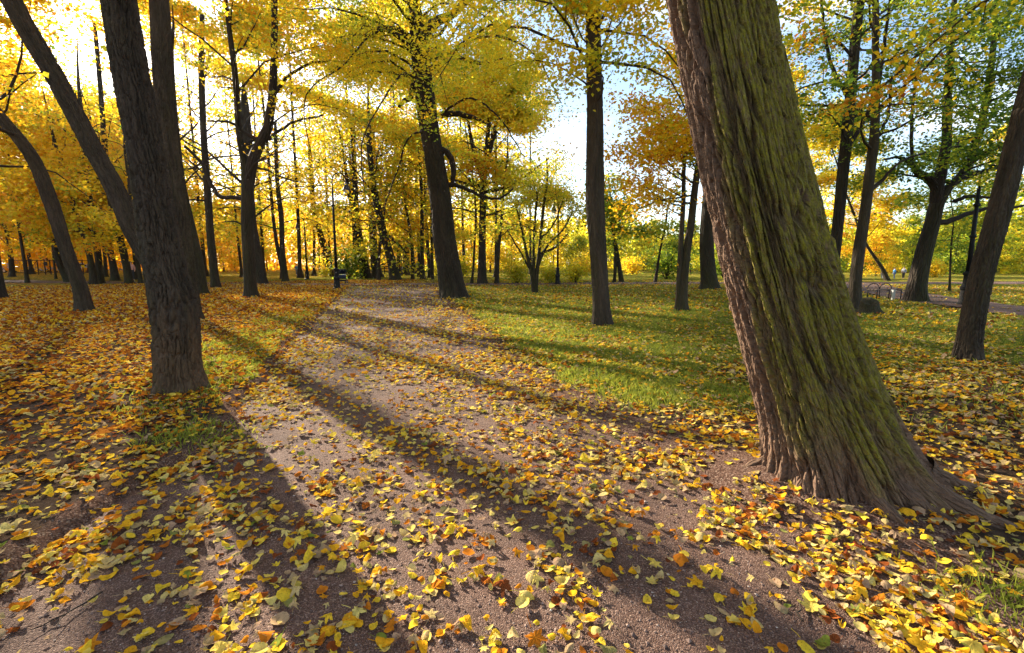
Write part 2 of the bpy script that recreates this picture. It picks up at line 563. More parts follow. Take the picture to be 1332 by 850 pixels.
gx = axis_vals(-9, 9, .07, -420, 420); gy = axis_vals(1.2, 17, .07, -60, 520)
X, Y = np.meshgrid(gx, gy)
Z = H(X, Y)
nx, ny = len(gx), len(gy)
i = np.arange(ny - 1)[:, None] * nx; j = np.arange(nx - 1)[None, :]
gf = np.stack([i + j, i + j + 1, i + nx + j + 1, i + nx + j], -1).reshape(-1, 4)
gme = np_mesh('ground', np.stack([X, Y, Z], -1).reshape(-1, 3), gf, {'grass': ('FLOAT', grassmask(X, Y).ravel()), 'litter': ('FLOAT', littermask(X, Y).ravel()), 'gravel': ('FLOAT', gravelmask(X, Y).ravel())})
tag(link('ground', gme, M_GROUND), 'park ground of dark soil, turf and leaf litter', kind='structure')

py_ = np.concatenate([np.arange(-12, 1, .2), np.arange(1, 12, .05), np.arange(12, 31.5, .12)])
tt = np.linspace(-.06, 1.06, 90)
PY = np.broadcast_to(py_[:, None], (len(py_), len(tt)))
L_, R_ = ledge(PY) - .38, redge(PY) + .38
PX = L_ + (R_ - L_) * tt[None, :]
PZ = pathz(PX, PY)
k = len(tt)
i = np.arange(len(py_) - 1)[:, None] * k; j = np.arange(k - 1)[None, :]
pf = np.stack([i + j, i + j + 1, i + k + j + 1, i + k + j], -1).reshape(-1, 4)
tag(link('path', np_mesh('path', np.stack([PX, PY, PZ], -1).reshape(-1, 3), pf), M_PATH), 'wide reddish gravel path leading away between the trees', kind='structure')


def ribbon(name, P, w, z, label):
    P = np.asarray(P, float)
    L = np.concatenate([[0], np.cumsum(np.linalg.norm(np.diff(P, axis=0), axis=1))])
    s = np.arange(0, L[-1], .25)
    c = np.stack([np.interp(s, L, P[:, 0]), np.interp(s, L, P[:, 1])], -1)
    for _ in range(30): c[1:-1] = (c[:-2] + 2 * c[1:-1] + c[2:]) / 4
    t = np.gradient(c, axis=0); t /= np.linalg.norm(t, axis=1)[:, None]
    n = np.stack([-t[:, 1], t[:, 0]], -1)
    wl = w + (fbm(s * .9, s * 0, 3) - .5) * .7; wr = w + (fbm(s * .9, s * 0 + 9, 4) - .5) * .7
    u = np.linspace(-1, 1, 9)
    off = np.where(u[None, :] < 0, u[None, :] * wl[:, None], u[None, :] * wr[:, None])
    v = c[:, None, :] + off[:, :, None] * n[:, None, :]
    zz = z + .02 * (1 - u[None, :] ** 2) + np.zeros_like(off)
    k = 9
    i = np.arange(len(s) - 1)[:, None] * k; j = np.arange(k - 1)[None, :]
    f = np.stack([i + j, i + j + 1, i + k + j + 1, i + k + j], -1).reshape(-1, 4)[:, ::-1]
    tag(link(name, np_mesh(name, np.concatenate([v, zz[..., None]], -1).reshape(-1, 3), f), M_PATH), label, kind='structure')


ribbon('path_crossing', CP, 1.9, .045, 'gravel path crossing the far end of the wide path')
ribbon('path_side', RP, 1.25, .06, 'narrow pale gravel path winding past the bench')

# ------------------------------------------------------------------ trees
def smooth_path(P, n):
    """resample control points (x,y,z,r) along z-ish arclength with Catmull-Rom"""
    P = np.asarray(P, float)
    L = np.concatenate([[0], np.cumsum(np.linalg.norm(np.diff(P[:, :3], axis=0), axis=1))])
    s = np.linspace(0, L[-1], n)
    out = np.empty((n, P.shape[1]))
    m = np.gradient(P, L, axis=0)
    k = np.clip(np.searchsorted(L, s, side='right') - 1, 0, len(L) - 2)
    h = (L[k + 1] - L[k]); t = (s - L[k]) / h
    t_ = t[:, None]; h_ = h[:, None]
    return ((2 * t_**3 - 3 * t_**2 + 1) * P[k] + (t_**3 - 2 * t_**2 + t_) * h_ * m[k] + (-2 * t_**3 + 3 * t_**2) * P[k + 1] + (t_**3 - t_**2) * h_ * m[k + 1])


def trunk_rings(g, P, nth, nz, seed, furrow=None, lobes=None, flare=.35, flarez=.22, moss_dir=None, dense_to=None, bare_fn=None):
    """P: control points (x,y,z,r) with rings kept horizontal. furrow=(cell width, cell length, depth)"""
    if dense_to:
        A = smooth_path(P, 4000)
        zc = A[:, 2]; k = np.searchsorted(np.maximum.accumulate(zc), dense_to)
        idx = np.concatenate([np.linspace(0, k, int(nz * .85)), np.linspace(k + 8, 3999, nz - int(nz * .85))]).astype(int)
        A = A[idx]
    else:
        A = smooth_path(P, nz)
    n = nth
    th = np.arange(n) * 2 * PI / n
    z = A[:, 2]; r = A[:, 3]
    hgt = np.maximum(z, -.1)
    rr = np.repeat(r[:, None], n, 1)
    r_rng = np.random.default_rng(seed)
    if lobes is None:
        lobes = [(a + r_rng.uniform(-.4, .4), r_rng.uniform(.15, .55), r_rng.uniform(.25, .5)) for a in np.arange(5) * 2 * PI / 5 + r_rng.uniform(0, 6)]
    fl = np.exp(-hgt / flarez)[:, None]
    add = fl * flare * .6
    for a, s, w in lobes:
        dth = (th - a + PI) % (2 * PI) - PI
        add = add + np.exp(-hgt / (flarez * (1 - .25 * s)))[:, None] * s * np.exp(-(dth / w) ** 2)[None, :]
        add = add + .05 * s * np.exp(-hgt / 1.6)[:, None] * np.exp(-(dth / w) ** 2)[None, :]
    rr = rr * (1 + add)
    # gentle out-of-round bulges
    rr = rr * (1 + .10 * (fbm(np.broadcast_to(th[None, :] / (2 * PI) * 5, rr.shape), np.repeat((z * .9)[:, None], n, 1), seed, 2, 5) - .5))
    L = np.concatenate([[0], np.cumsum(np.linalg.norm(np.diff(A[:, :3], axis=0), axis=1))])
    V = np.repeat(L[:, None], n, 1); T = np.broadcast_to(th[None, :], V.shape)
    if furrow:
        cw, cl, dp = furrow
        nu = max(6, int(round(2 * PI * float(np.median(r)) / cw)))
        U = T / (2 * PI) * nu
        warp = (fbm(T / (2 * PI) * 8, V / cl * .55, seed + 3, 3, 8) - .5)
        warp2 = (fbm(T / (2 * PI) * nu, V / (cl * .3), seed + 5, 2, nu) - .5)
        u2 = U + warp * 1.5 + warp2 * .45 + V * (.5 / cl) * .25
        c1 = cellf(np.mod(u2, nu), V / cl + warp * .8, nu, seed)
        nv = int(round(nu * 1.5))
        ua = np.mod(u2 * nv / nu, nv)
        fa = np.abs(vnoise(ua, V / cl * 1.3 + warp, seed + 31, nv) * .7 + vnoise(np.mod(ua * 2, nv * 2), V / cl * 2.6, seed + 32, nv * 2) * .3 - .5) * 2
        ridge = sstep(.02, .30, fa) * (.55 + .45 * sstep(.02, .15, c1))
        nu2 = nu * 2
        c2 = cellf(np.mod(u2 * 2 + .37, nu2), V / cl * 2.6 + warp2, nu2, seed + 11)
        ridge2 = sstep(.0, .16, c2)
        fine = fbm(T / (2 * PI) * nu * 4, V / (cl * .16), seed + 8, 3, nu * 4) - .5
        amp = (.55 + .9 * fbm(T / (2 * PI) * 6, V * .9, seed + 9, 2, 6))
        rr = rr + dp * amp * (ridge - .7) + dp * .14 * (ridge2 - .7) + dp * .5 * fine + dp * .22 * (fbm(T / (2 * PI) * nu * 9, V / (cl * .05), seed + 18, 2, nu * 9) - .5)
    x = A[:, 0][:, None] + rr * np.cos(th)[None, :]
    y = A[:, 1][:, None] + rr * np.sin(th)[None, :]
    v = np.stack([x, y, np.repeat(z[:, None], n, 1)], -1)
    bc = np.stack([np.cos(T) * r[:, None], np.sin(T) * r[:, None], V + seed * 1.7], -1)
    if moss_dir is None:
        mo = np.clip(.35 + .55 * np.cos(T - r_rng.uniform(-2.6, -.5)), 0, 1) * (fbm(T / (2 * PI) * 4, V * .6, seed + 2, 3, 4) * 1.4 - .15)
        mo = mo * (.5 + .5 * np.exp(-np.maximum(z, 0) / 3)[:, None])
    else:
        mo = moss_dir(T, np.repeat(z[:, None], n, 1))
    i = np.arange(len(A) - 1)[:, None] * n; j = np.arange(n)[None, :]
    f = np.stack([i + j, i + (j + 1) % n, i + n + (j + 1) % n, i + n + j], -1).reshape(-1, 4)
    if furrow: mo = mo * (.22 + .78 * ridge)
    wb = None if bare_fn is None else np.clip(bare_fn(T, np.repeat(z[:, None], n, 1)), 0, 1).ravel()
    g.add(v.reshape(-1, 3), f, bc.reshape(-1, 3), np.clip(mo, 0, 1).ravel(), wb)
    return A


# sun gaps: a leaf whose shadow would land on the open foreground survives only with this probability
SHADE = []   # (px, py, rx, ry) patches of tree shade on the foreground


def ground_keep(gx_, gy_):
    n = fbm(gx_ * .55 + gy_ * .5, gy_ * .30 - gx_ * .27, 77, 3)
    base = np.where(n > .66, .15, .025)
    far = .16 * sstep(12, 19, gy_) * np.where(n > .5, 1.6, .5) + .22 * sstep(28, 40, gy_)
    right = sstep(.2, 2.6, gx_ + .12 * (gy_ - 3)) * np.where(n > .62, .3, .02)
    left = sstep(-5.5, -8.5, gx_ + .25 * gy_) * .35
    back = 1 - sstep(.3, 1.5, gy_)
    k = np.maximum.reduce([base, far, right, left + .6 * sstep(-12, -20, gx_), back])
    out_ = np.maximum(sstep(.4, 1.6, gx_ - 1.10 * gy_), sstep(.4, 1.6, -gx_ - 1.10 * gy_))
    bear = gx_ / np.maximum(gy_, .5)
    hid = sstep(.46, .52, bear) * (1 - sstep(.68, .74, bear)) * sstep(4.0, 5.0, gy_)      # ground hidden by the big trunk
    k = np.maximum(np.maximum(k, out_), hid)
    # the beam that reaches the flank of the big trunk
    across = np.abs((gx_ - BIG[0]) * .743 + (gy_ - BIG[1]) * .669); along = (gx_ - BIG[0]) * .669 - (gy_ - BIG[1]) * .743
    k = np.where((across < 1.0) & (along > -1) & (along < 9), np.minimum(k, .06), k)
    return np.clip(k, 0, 1)


LEAF4 = np.array([(0, 0, 0), (.5, .42, .10), (0, 1, 0), (-.5, .42, .10)]) * np.array([.86, 1.15, 1])
LEAF4[:, 1] -= .5


DENS = 2.0


def in_gap(p):
    q = p - SUND * (p[2] / SUND[2])
    return float(ground_keep(q[0:1], q[1:2])[0]) < .12


class Crown:
    def __init__(s): s.c = []; s.sz = []; s.t = []
    def add(s, c, sz, t): s.c.append(c); s.sz.append(sz); s.t.append(t)

    def mesh(s, name, r, thin=True, flat=.75):
        c = np.concatenate(s.c); sz = np.concatenate(s.sz); t = np.concatenate(s.t)
        if thin:
            k = c[:, 2] / SUND[2]
            q = c - SUND[None, :] * k[:, None] + r.normal(0, 1, (len(c), 3)) * np.array([.45, .45, 0])
            keep = r.random(len(c)) < ground_keep(q[:, 0], q[:, 1])
            c, sz, t = c[keep], sz[keep], t[keep]
        return leaf_quads(name, c, sz, t, r, flat)


def leaf_quads(name, c, sz, t, r, flat=.75):
    n = len(c)
    nrm = r.normal(0, 1, (n, 3)); nrm[:, 2] = np.abs(nrm[:, 2]) + flat
    nrm /= np.linalg.norm(nrm, axis=1)[:, None]
    a = r.normal(0, 1, (n, 3)); a[:, 2] -= .5
    a -= nrm * (a * nrm).sum(1)[:, None]; a /= np.linalg.norm(a, axis=1)[:, None] + 1e-9
    b = np.cross(nrm, a)
    v = c[:, None, :] + sz[:, None, None] * (LEAF4[None, :, 0, None] * b[:, None, :] + LEAF4[None, :, 1, None] * a[:, None, :] + LEAF4[None, :, 2, None] * nrm[:, None, :] * r.uniform(-1, 2.5, n)[:, None, None])
    q = np.arange(n)[:, None] * 4
    f = np.concatenate([q + np.array([0, 1, 2]), q + np.array([0, 2, 3])], 0)
    me = np_mesh(name, v.reshape(-1, 3), f, {'tint': ('FLOAT', np.repeat(np.clip(t, 0, 1), 4))}, smooth=False)
    me.materials.append(M_FOL)
    return me


def grow(g, cr, r, leader, zb, zt, R, nl, lpc, ls, tm, tv, nsub=4, droop=.15, az0=None, azspan=None, lowup=.15, cs=.5, tubes=True, rlimb=.17, minr=.0045, sun=True, twigs=True):
    """limbs along a leader (x,y,z,r rows), twigs off the limbs, leaf clumps on the twigs"""
    zl = leader[:, 2]
    ph = r.uniform(0, 6)
    for i in range(nl):
        t = (i + r.uniform(.1, .9)) / nl
        z = zb + (zt - zb) * t
        p0 = np.array([np.interp(z, zl, leader[:, k]) for k in range(4)])
        az = ph + i * 2.399 + r.normal(0, .25)
        if az0 is not None: az = az0 + r.uniform(-1, 1) * azspan
        prof = (math.sin(PI * min(1, .25 + t * .75)) ** .6) * (1 - .25 * t)
        Ln = R * max(.25, prof) * r.uniform(.75, 1.15)
        up = lowup + .75 * t + r.normal(0, .1)
        d = np.array([math.cos(az), math.sin(az), up]); d /= np.linalg.norm(d)
        m = 7
        pts = [p0[:3]]
        dd = d.copy()
        for q in range(m - 1):
            dd = dd + r.normal(0, .19, 3) + np.array([0, 0, (.10 if q < 2 else -droop)]) * (1 - t)
            dd /= np.linalg.norm(dd)
            pts.append(pts[-1] + dd * Ln / (m - 1))
        pts = np.array(pts)
        if sun and r.random() < .3 and in_gap(pts[3]) and in_gap(pts[5]): continue
        r0 = max(minr * 2, min(p0[3] * .4, rlimb * p0[3] + .006 * Ln))
        if tubes: g.tube(pts, np.linspace(r0, minr, m), 7)
        ends = [(pts[-1], d)]
        for q in range(nsub):
            s = .3 + .7 * (q + r.uniform(0, 1)) / nsub
            a = s * (m - 1); k = min(int(a), m - 2); b = pts[k] + (pts[k + 1] - pts[k]) * (a - k)
            side = 1 if q % 2 else -1
            tdir = pts[k + 1] - pts[k]; tdir /= np.linalg.norm(tdir)
            perp = np.cross(tdir, [0, 0, 1]); perp /= np.linalg.norm(perp) + 1e-9
            e = tdir * r.uniform(.4, .9) + perp * side * r.uniform(.5, 1.0) + np.array([0, 0, r.uniform(-.35, .4)])
            e /= np.linalg.norm(e)
            l2 = Ln * r.uniform(.2, .42) * (1.1 - .5 * s)
            tp = np.array([b, b + e * l2 * .5 + r.normal(0, .05, 3) * l2, b + e * l2 + r.normal(0, .06, 3) * l2 - np.array([0, 0, droop * .4 * l2])])
            if sun and r.random() < .75 and in_gap(tp[1]): continue
            if tubes and twigs: g.tube(tp, [r0 * (1 - s) * .45 + minr, minr * 1.2, minr * .7], 5)
            ends.append((tp[-1], e)); ends.append((tp[1], e))
        for e, dr in ends:
            n = max(3, int(lpc * DENS * r.uniform(.4, 1.5)))
            sg = cs * r.uniform(.5, 1.15)
            loc = r.normal(0, 1, (n, 3)) * np.array([sg, sg, sg * .34])
            tilt = r.normal(0, .25, 2)
            loc[:, 2] += loc[:, 0] * tilt[0] + loc[:, 1] * tilt[1] - .10 * (loc[:, 0] ** 2 + loc[:, 1] ** 2) / sg
            ct = r.normal(0, tv * 1.15)
            cr.add(e + loc, ls * r.uniform(.65, 1.25, n), tm + ct + r.normal(0, tv * .55, n))


def px_line(L, d):
    """[(px,py,width px)] at depth d -> rows x,y,z,r"""
    out = []
    for px, py, w in L:
        p = at(px, py, d)
        out.append((*p, w * .5 * d / F0 / 1.03 / math.sqrt(1 + ((px - 666) / F0) ** 2)))
    return out


def extend(P, ztop, rtop=.03, sway=.35, r=None):
    P = [tuple(p) for p in P]
    a, b = np.array(P[-2]), np.array(P[-1])
    z = b[2]
    if ztop <= z + .5: return P
    d = (b[:3] - a[:3]); d /= d[2]
    n = max(3, int((ztop - z) / 1.8))
    cur = b[:3].copy()
    for i in range(1, n + 1):
        dz = (ztop - z) / n
        d = np.array([d[0] * .8 + (r.normal(0, sway * .25) if r is not None else 0), d[1] * .8 + (r.normal(0, sway * .25) if r is not None else 0), 1])
        cur = cur + d * dz
        P.append((*cur, b[3] + (rtop - b[3]) * i / n))
    return P


TREES = []
BASES = []


def tree(name, label, stems, cat='tree', group=None, d=None, base=None, top=14, crown=None, limbs=(), hi=None, mat=None, bare=None, seed=1, flare=.35, thin=True, extra=None, cap=True):
    """stems: list of pixel polylines (bottom first). crown: dict for grow()"""
    r = np.random.default_rng(seed * 101 + 7)
    g = Geo(); cr = Crown()
    if d is None: d = float(onground(*stems[0][0][:2])[1])
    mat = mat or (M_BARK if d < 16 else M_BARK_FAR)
    root = None
    for si, S in enumerate(stems):
        P = px_line(S, d)
        b = P[0]
        zb = float(HT(b[0], b[1])) - .12
        if si == 0:
            root = np.array([b[0], b[1], zb + .12])
            BASES.append((b[0], b[1], b[3]))
        P[0] = (b[0], b[1], zb, b[3])
        if len(P) == 2: P.insert(1, tuple((np.array(P[0]) + np.array(P[1])) / 2))
        P = extend(P, top, .012, r=r)
        if hi:
            A = trunk_rings(g, P, hi[0], hi[1], seed + si, furrow=hi[2], flare=flare, dense_to=hi[3] if len(hi) > 3 else None, bare_fn=bare)
        else:
            A = trunk_rings(g, P, 22 if d > 14 else 36, 70, seed + si, flare=flare)
        leaders = A
        if crown:
            for kw in (crown if isinstance(crown, list) else [crown]):
                kw = dict(kw)
                if kw.pop('stem', si) != si: continue
                kw.setdefault('sun', thin)
                grow(g, cr, r, A, **kw)
    for Lb in limbs:
        kw = None
        if isinstance(Lb, dict): kw = Lb['crown']; Lt = Lb['px']; td = Lb.get('d', [d] * len(Lt))
        else: Lt = Lb; td = [d] * len(Lt)
        P = np.array([(*at(px, py, dd), w * .5 * dd / F0) for (px, py, w), dd in zip(Lt, td)])
        A = smooth_path(P, 22)
        g.tube(A[:, :3] + r.normal(0, .012, (22, 3)), np.maximum(A[:, 3], .006), 9)
        if kw:
            # leaf clumps along this limb
            for q in range(kw['n']):
                e = A[int(22 * r.uniform(kw.get('s0', .3), .999)), :3] + r.normal(0, kw.get('spread', .5), 3) * np.array([1, 1, .6])
                n = int(kw['lpc'] * r.uniform(.5, 1.5)); sg = kw.get('cs', .4)
                loc = r.normal(0, 1, (n, 3)) * np.array([sg, sg, sg * .35])
                cr.add(e + loc, kw['ls'] * r.uniform(.65, 1.25, n), kw['tm'] + r.normal(0, kw['tv'], n))
    if extra: extra(g, cr, r)
    root_o = empty(name, root)
    tag(root_o, label, cat, group)
    me = g.mesh(name + '_trunk')
    me.transform(Matrix.Translation(-Vector(root)))
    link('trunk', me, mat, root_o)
    if cr.c:
        me = cr.mesh(name + '_crown', r, thin)
        me.transform(Matrix.Translation(-Vector(root)))
        link('crown', me, None, root_o)
    TREES.append(root_o)
    return root_o



# ---- the big leaning tree in front
def moss_big(T, z):
    # green on the side towards the path's viewer, bare brown bark on the left flank and the foot
    th0 = -1.72
    dth = (T - th0 + PI) % (2 * PI) - PI
    n = fbm(np.cos(T) * 3 + 5, z * 1.1 + np.sin(T) * 2, 201, 4) - .5
    edge = 1.0 + n * 1.3
    m = sstep(edge + .12, edge - .18, -dth) * sstep(1.75, 1.1, dth + n * .5)
    n2 = fbm(T * 2.2, z * 1.3, 205, 3)
    foot = sstep(.10, .62, z + (n2 - .5) * .9 + .12 * np.cos(dth * 3))
    m = m * foot * (.70 + .5 * n2)
    # dark bare scar on the right
    return m


def bare_big(T, z):
    dth = (T + 3.4 + PI) % (2 * PI) - PI
    n = fbm(np.cos(T) * 4 + 5, z * .9 + np.sin(T) * 3, 211, 4) - .5
    flank = sstep(1.15, .75, np.abs(dth) + n * .9)
    foot = sstep(.75, .25, z + n * .8)
    return np.maximum(flank * .8, foot * .75)


BIGP = px_line([(1108, 655, 238), (1093, 600, 214), (1058, 500, 178), (1027, 400, 157), (1000, 300, 147), (976, 200, 138), (934, 0, 124)], 3.08)
g = Geo(); cr = Crown(); rb = np.random.default_rng(5)
bz = -.15
P = list(BIGP); P[0] = (P[0][0], P[0][1], bz, P[0][3])
P = extend(P, 19, .05, r=rb)
big_lobes = [(-1.12, .75, .17), (-.62, .42, .2), (.3, .4, .5), (2.2, .3, .5), (3.3, .25, .42), (-2.35, .22, .35), (-1.75, .2, .22)]
A = trunk_rings(g, P, 600, 1300, 42, furrow=(.048, .75, .042), lobes=big_lobes, flare=.22, flarez=.20, moss_dir=moss_big, dense_to=3.6, bare_fn=bare_big)
for ra, rl_, r0_ in ((-1.15, .62, .10), (-1.85, .5, .07), (-2.55, .42, .07), (3.2, .5, .075), (-.6, .5, .07), (-1.5, .38, .06)):
    q = []
    for k in range(9):
        t = k / 8; a_ = ra + .22 * math.sin(3 * t + ra)
        dd_ = .34 + rl_ * t
        x_, y_ = BIGP[0][0] + dd_ * math.cos(a_), BIGP[0][1] + dd_ * math.sin(a_)
        q.append((x_, y_, float(HT(x_, y_)) + .10 * (1 - t) ** 2 - .05 * t))
    g.tube(np.array(q), np.linspace(r0_, .018, 9) * (1 + .25 * rb.normal(0, 1, 9).clip(-1, 1)), 14)
    g.w[-1][:] = .6
grow(g, cr, rb, A, 6.5, 18.5, 6.0, 15, 60, .11, .55, .12, nsub=5, cs=.6)
root = Vector((BIGP[0][0], BIGP[0][1], 0.0))
BASES.append((root.x, root.y, .5))
o = tag(empty('tree', root), 'huge leaning tree with deeply furrowed mossy bark at the right edge of the path', 'tree')
me = g.mesh('big_trunk'); me.transform(Matrix.Translation(-root)); link('trunk', me, M_BARK_BIG, o)
me = cr.mesh('big_crown', rb); me.transform(Matrix.Translation(-root)); link('crown', me, None, o)

# ---- left group in front
tree('tree', 'thick dark tree with scarred brown foot beside the path', [
    [(236, 512, 64), (231, 470, 62), (229, 425, 66), (206, 300, 53), (191, 200, 49), (171, 100, 48), (154, 0, 46)]],
    top=15, hi=(300, 760, (.046, .26, .032), 4.2), seed=3, flare=.16, bare=lambda T, z: sstep(1.0, .35, z + 1.0 * (fbm(np.cos(T) * 5 + 7, np.sin(T) * 5 + z * 1.2, 12, 4) - .5) + .12 * np.cos(T * 2)),
    crown=dict(zb=8.2, zt=14.5, R=4.2, nl=11, lpc=45, ls=.11, tm=.5, tv=.12, cs=.55))
tree('tree', 'two-stemmed tree behind the thick scarred trunk, one stem leaning far left', [
    [(248, 418, 30), (243, 360, 27), (236, 300, 25), (222, 200, 24), (212, 100, 26), (207, 0, 25)],
    [(241, 418, 26), (212, 370, 27), (175, 305, 29), (152, 250, 29), (122, 195, 29), (80, 115, 30), (15, 0, 32)]],
    top=15, hi=(140, 360, (.06, .3, .03), 7), seed=4, flare=.2,
    crown=[dict(stem=0, zb=8.8, zt=14.5, R=4.2, nl=9, lpc=40, ls=.12, tm=.5, tv=.12, cs=.6), dict(stem=1, zb=8.8, zt=14, R=4.2, nl=9, lpc=40, ls=.12, tm=.5, tv=.12, cs=.6)])
tree('tree', 'dark bare trunk leaning left over orange leaves, left of the two-stemmed tree', [
    [(112, 408, 25), (104, 375, 22), (86, 325, 21), (66, 262, 22), (42, 205, 22), (0, 152, 23), (-45, 100, 22)]],
    top=13, hi=(90, 220, (.05, .25, .020), 6), seed=5, flare=.25,
    crown=dict(zb=4.8, zt=12.5, R=4.5, nl=13, lpc=45, ls=.12, tm=.45, tv=.12, cs=.55))
tree('tree', 'trunk cut by the left edge of the photo with a spreading foot', [
    [(-2, 391, 26), (-6, 350, 19), (-14, 250, 17), (-30, 100, 15)]], top=14, seed=6,
    crown=dict(zb=4, zt=13.5, R=5, nl=14, lpc=45, ls=.14, tm=.48, tv=.13, cs=.6))
tree('tree', 'slim trunk among golden leaves just right of the thick scarred tree', [
    [(264, 385, 16), (258, 340, 14), (247, 290, 13), (238, 250, 12), (228, 170, 11), (222, 90, 10)]], top=12.5, seed=7,
    crown=dict(zb=4.2, zt=12, R=4, nl=14, lpc=45, ls=.14, tm=.46, tv=.13, cs=.6))
tree('tree', 'slim straight trunk between the scarred tree and the forked tree', [
    [(281, 376, 13), (275, 320, 11), (270, 250, 10), (265, 175, 9), (262, 75, 8), (263, 20, 6)]], top=13, seed=8,
    crown=dict(zb=4.5, zt=13, R=4.5, nl=15, lpc=45, ls=.15, tm=.50, tv=.12, cs=.65))
tree('tree', 'forked tree with a wavy left limb and twin upright stems left of the path', [
    [(326, 387, 18), (324, 340, 17), (322, 290, 17), (322, 250, 17), (318, 215, 10), (312, 180, 9), (306, 100, 8), (296, 20, 6)]], top=13.5, seed=9, d=20.3,
    limbs=[[(322, 250, 14), (330, 205, 13), (345, 175, 12), (354, 130, 10), (357, 60, 8), (357, 0, 7), (360, -80, 4)],
           [(322, 262, 6), (305, 257, 5), (288, 257, 5), (276, 243, 5), (262, 212, 4), (240, 190, 3)],
           [(352, 130, 5), (375, 100, 4), (398, 85, 3), (430, 78, 2)],
           [(338, 185, 5), (318, 172, 4), (300, 160, 3), (270, 158, 2)],
           [(350, 180, 4), (380, 160, 3), (420, 150, 2)]],
    crown=dict(zb=4.2, zt=13, R=5.5, nl=20, lpc=50, ls=.13, tm=.52, tv=.12, cs=.6))
tree('tree', 'stout leaning trunk right behind the forked tree', [
    [(340, 370, 18), (334, 330, 14), (328, 290, 12), (325, 240, 11), (318, 130, 9)]], top=14, seed=10,
    crown=dict(zb=3.6, zt=13.5, R=5, nl=16, lpc=45, ls=.17, tm=.45, tv=.12, cs=.7))
tree('tree', 'thin wavy trunk standing in the leaves left of the iron lamp', [
    [(372, 368, 9), (367, 320, 7), (366, 285, 7), (361, 240, 6), (359, 190, 5), (358, 160, 4)]], top=12, seed=12,
    crown=dict(zb=3.8, zt=12, R=4.5, nl=16, lpc=45, ls=.16, tm=.55, tv=.11, cs=.65))
tree('tree', 'leaning trunk just left of the lamp where the paths cross', [
    [(431, 360, 11), (424, 335, 9), (417, 305, 8), (410, 280, 7), (404, 220, 6)]], top=15, seed=13,
    crown=dict(zb=3.8, zt=14.5, R=5.5, nl=17, lpc=45, ls=.20, tm=.47, tv=.12, cs=.8))
tree('tree', 'twin leaning trunk just right of the lamp at the end of the path', [
    [(479, 363, 11), (471, 325, 9), (465, 290, 8), (462, 240, 7), (458, 150, 6)], [(473, 362, 9), (468, 330, 7), (462, 290, 6), (452, 240, 5)]], top=15, seed=14,
    crown=dict(zb=4.2, zt=14.5, R=5.5, nl=17, lpc=45, ls=.20, tm=.58, tv=.11, cs=.8))
tree('tree', 'upright trunk with a flared foot between two leaning trunks at the path end', [
    [(491, 361, 15), (487, 335, 11), (485, 300, 10), (484, 260, 9), (484, 180, 8)]], top=16, seed=15,
    crown=dict(zb=5, zt=15.5, R=5.5, nl=16, lpc=45, ls=.20, tm=.58, tv=.11, cs=.8))
tree('tree', 'dark trunk leaning left over the end of the path with a wide foot', [
    [(515, 366, 16), (508, 335, 12), (499, 305, 11), (491, 270, 10), (486, 240, 8), (480, 180, 7)]], top=15, seed=16,
    limbs=[[(501, 303, 4), (518, 318, 3), (530, 330, 2)]],
    crown=dict(zb=4.5, zt=14.5, R=5.5, nl=17, lpc=45, ls=.18, tm=.54, tv=.11, cs=.75))

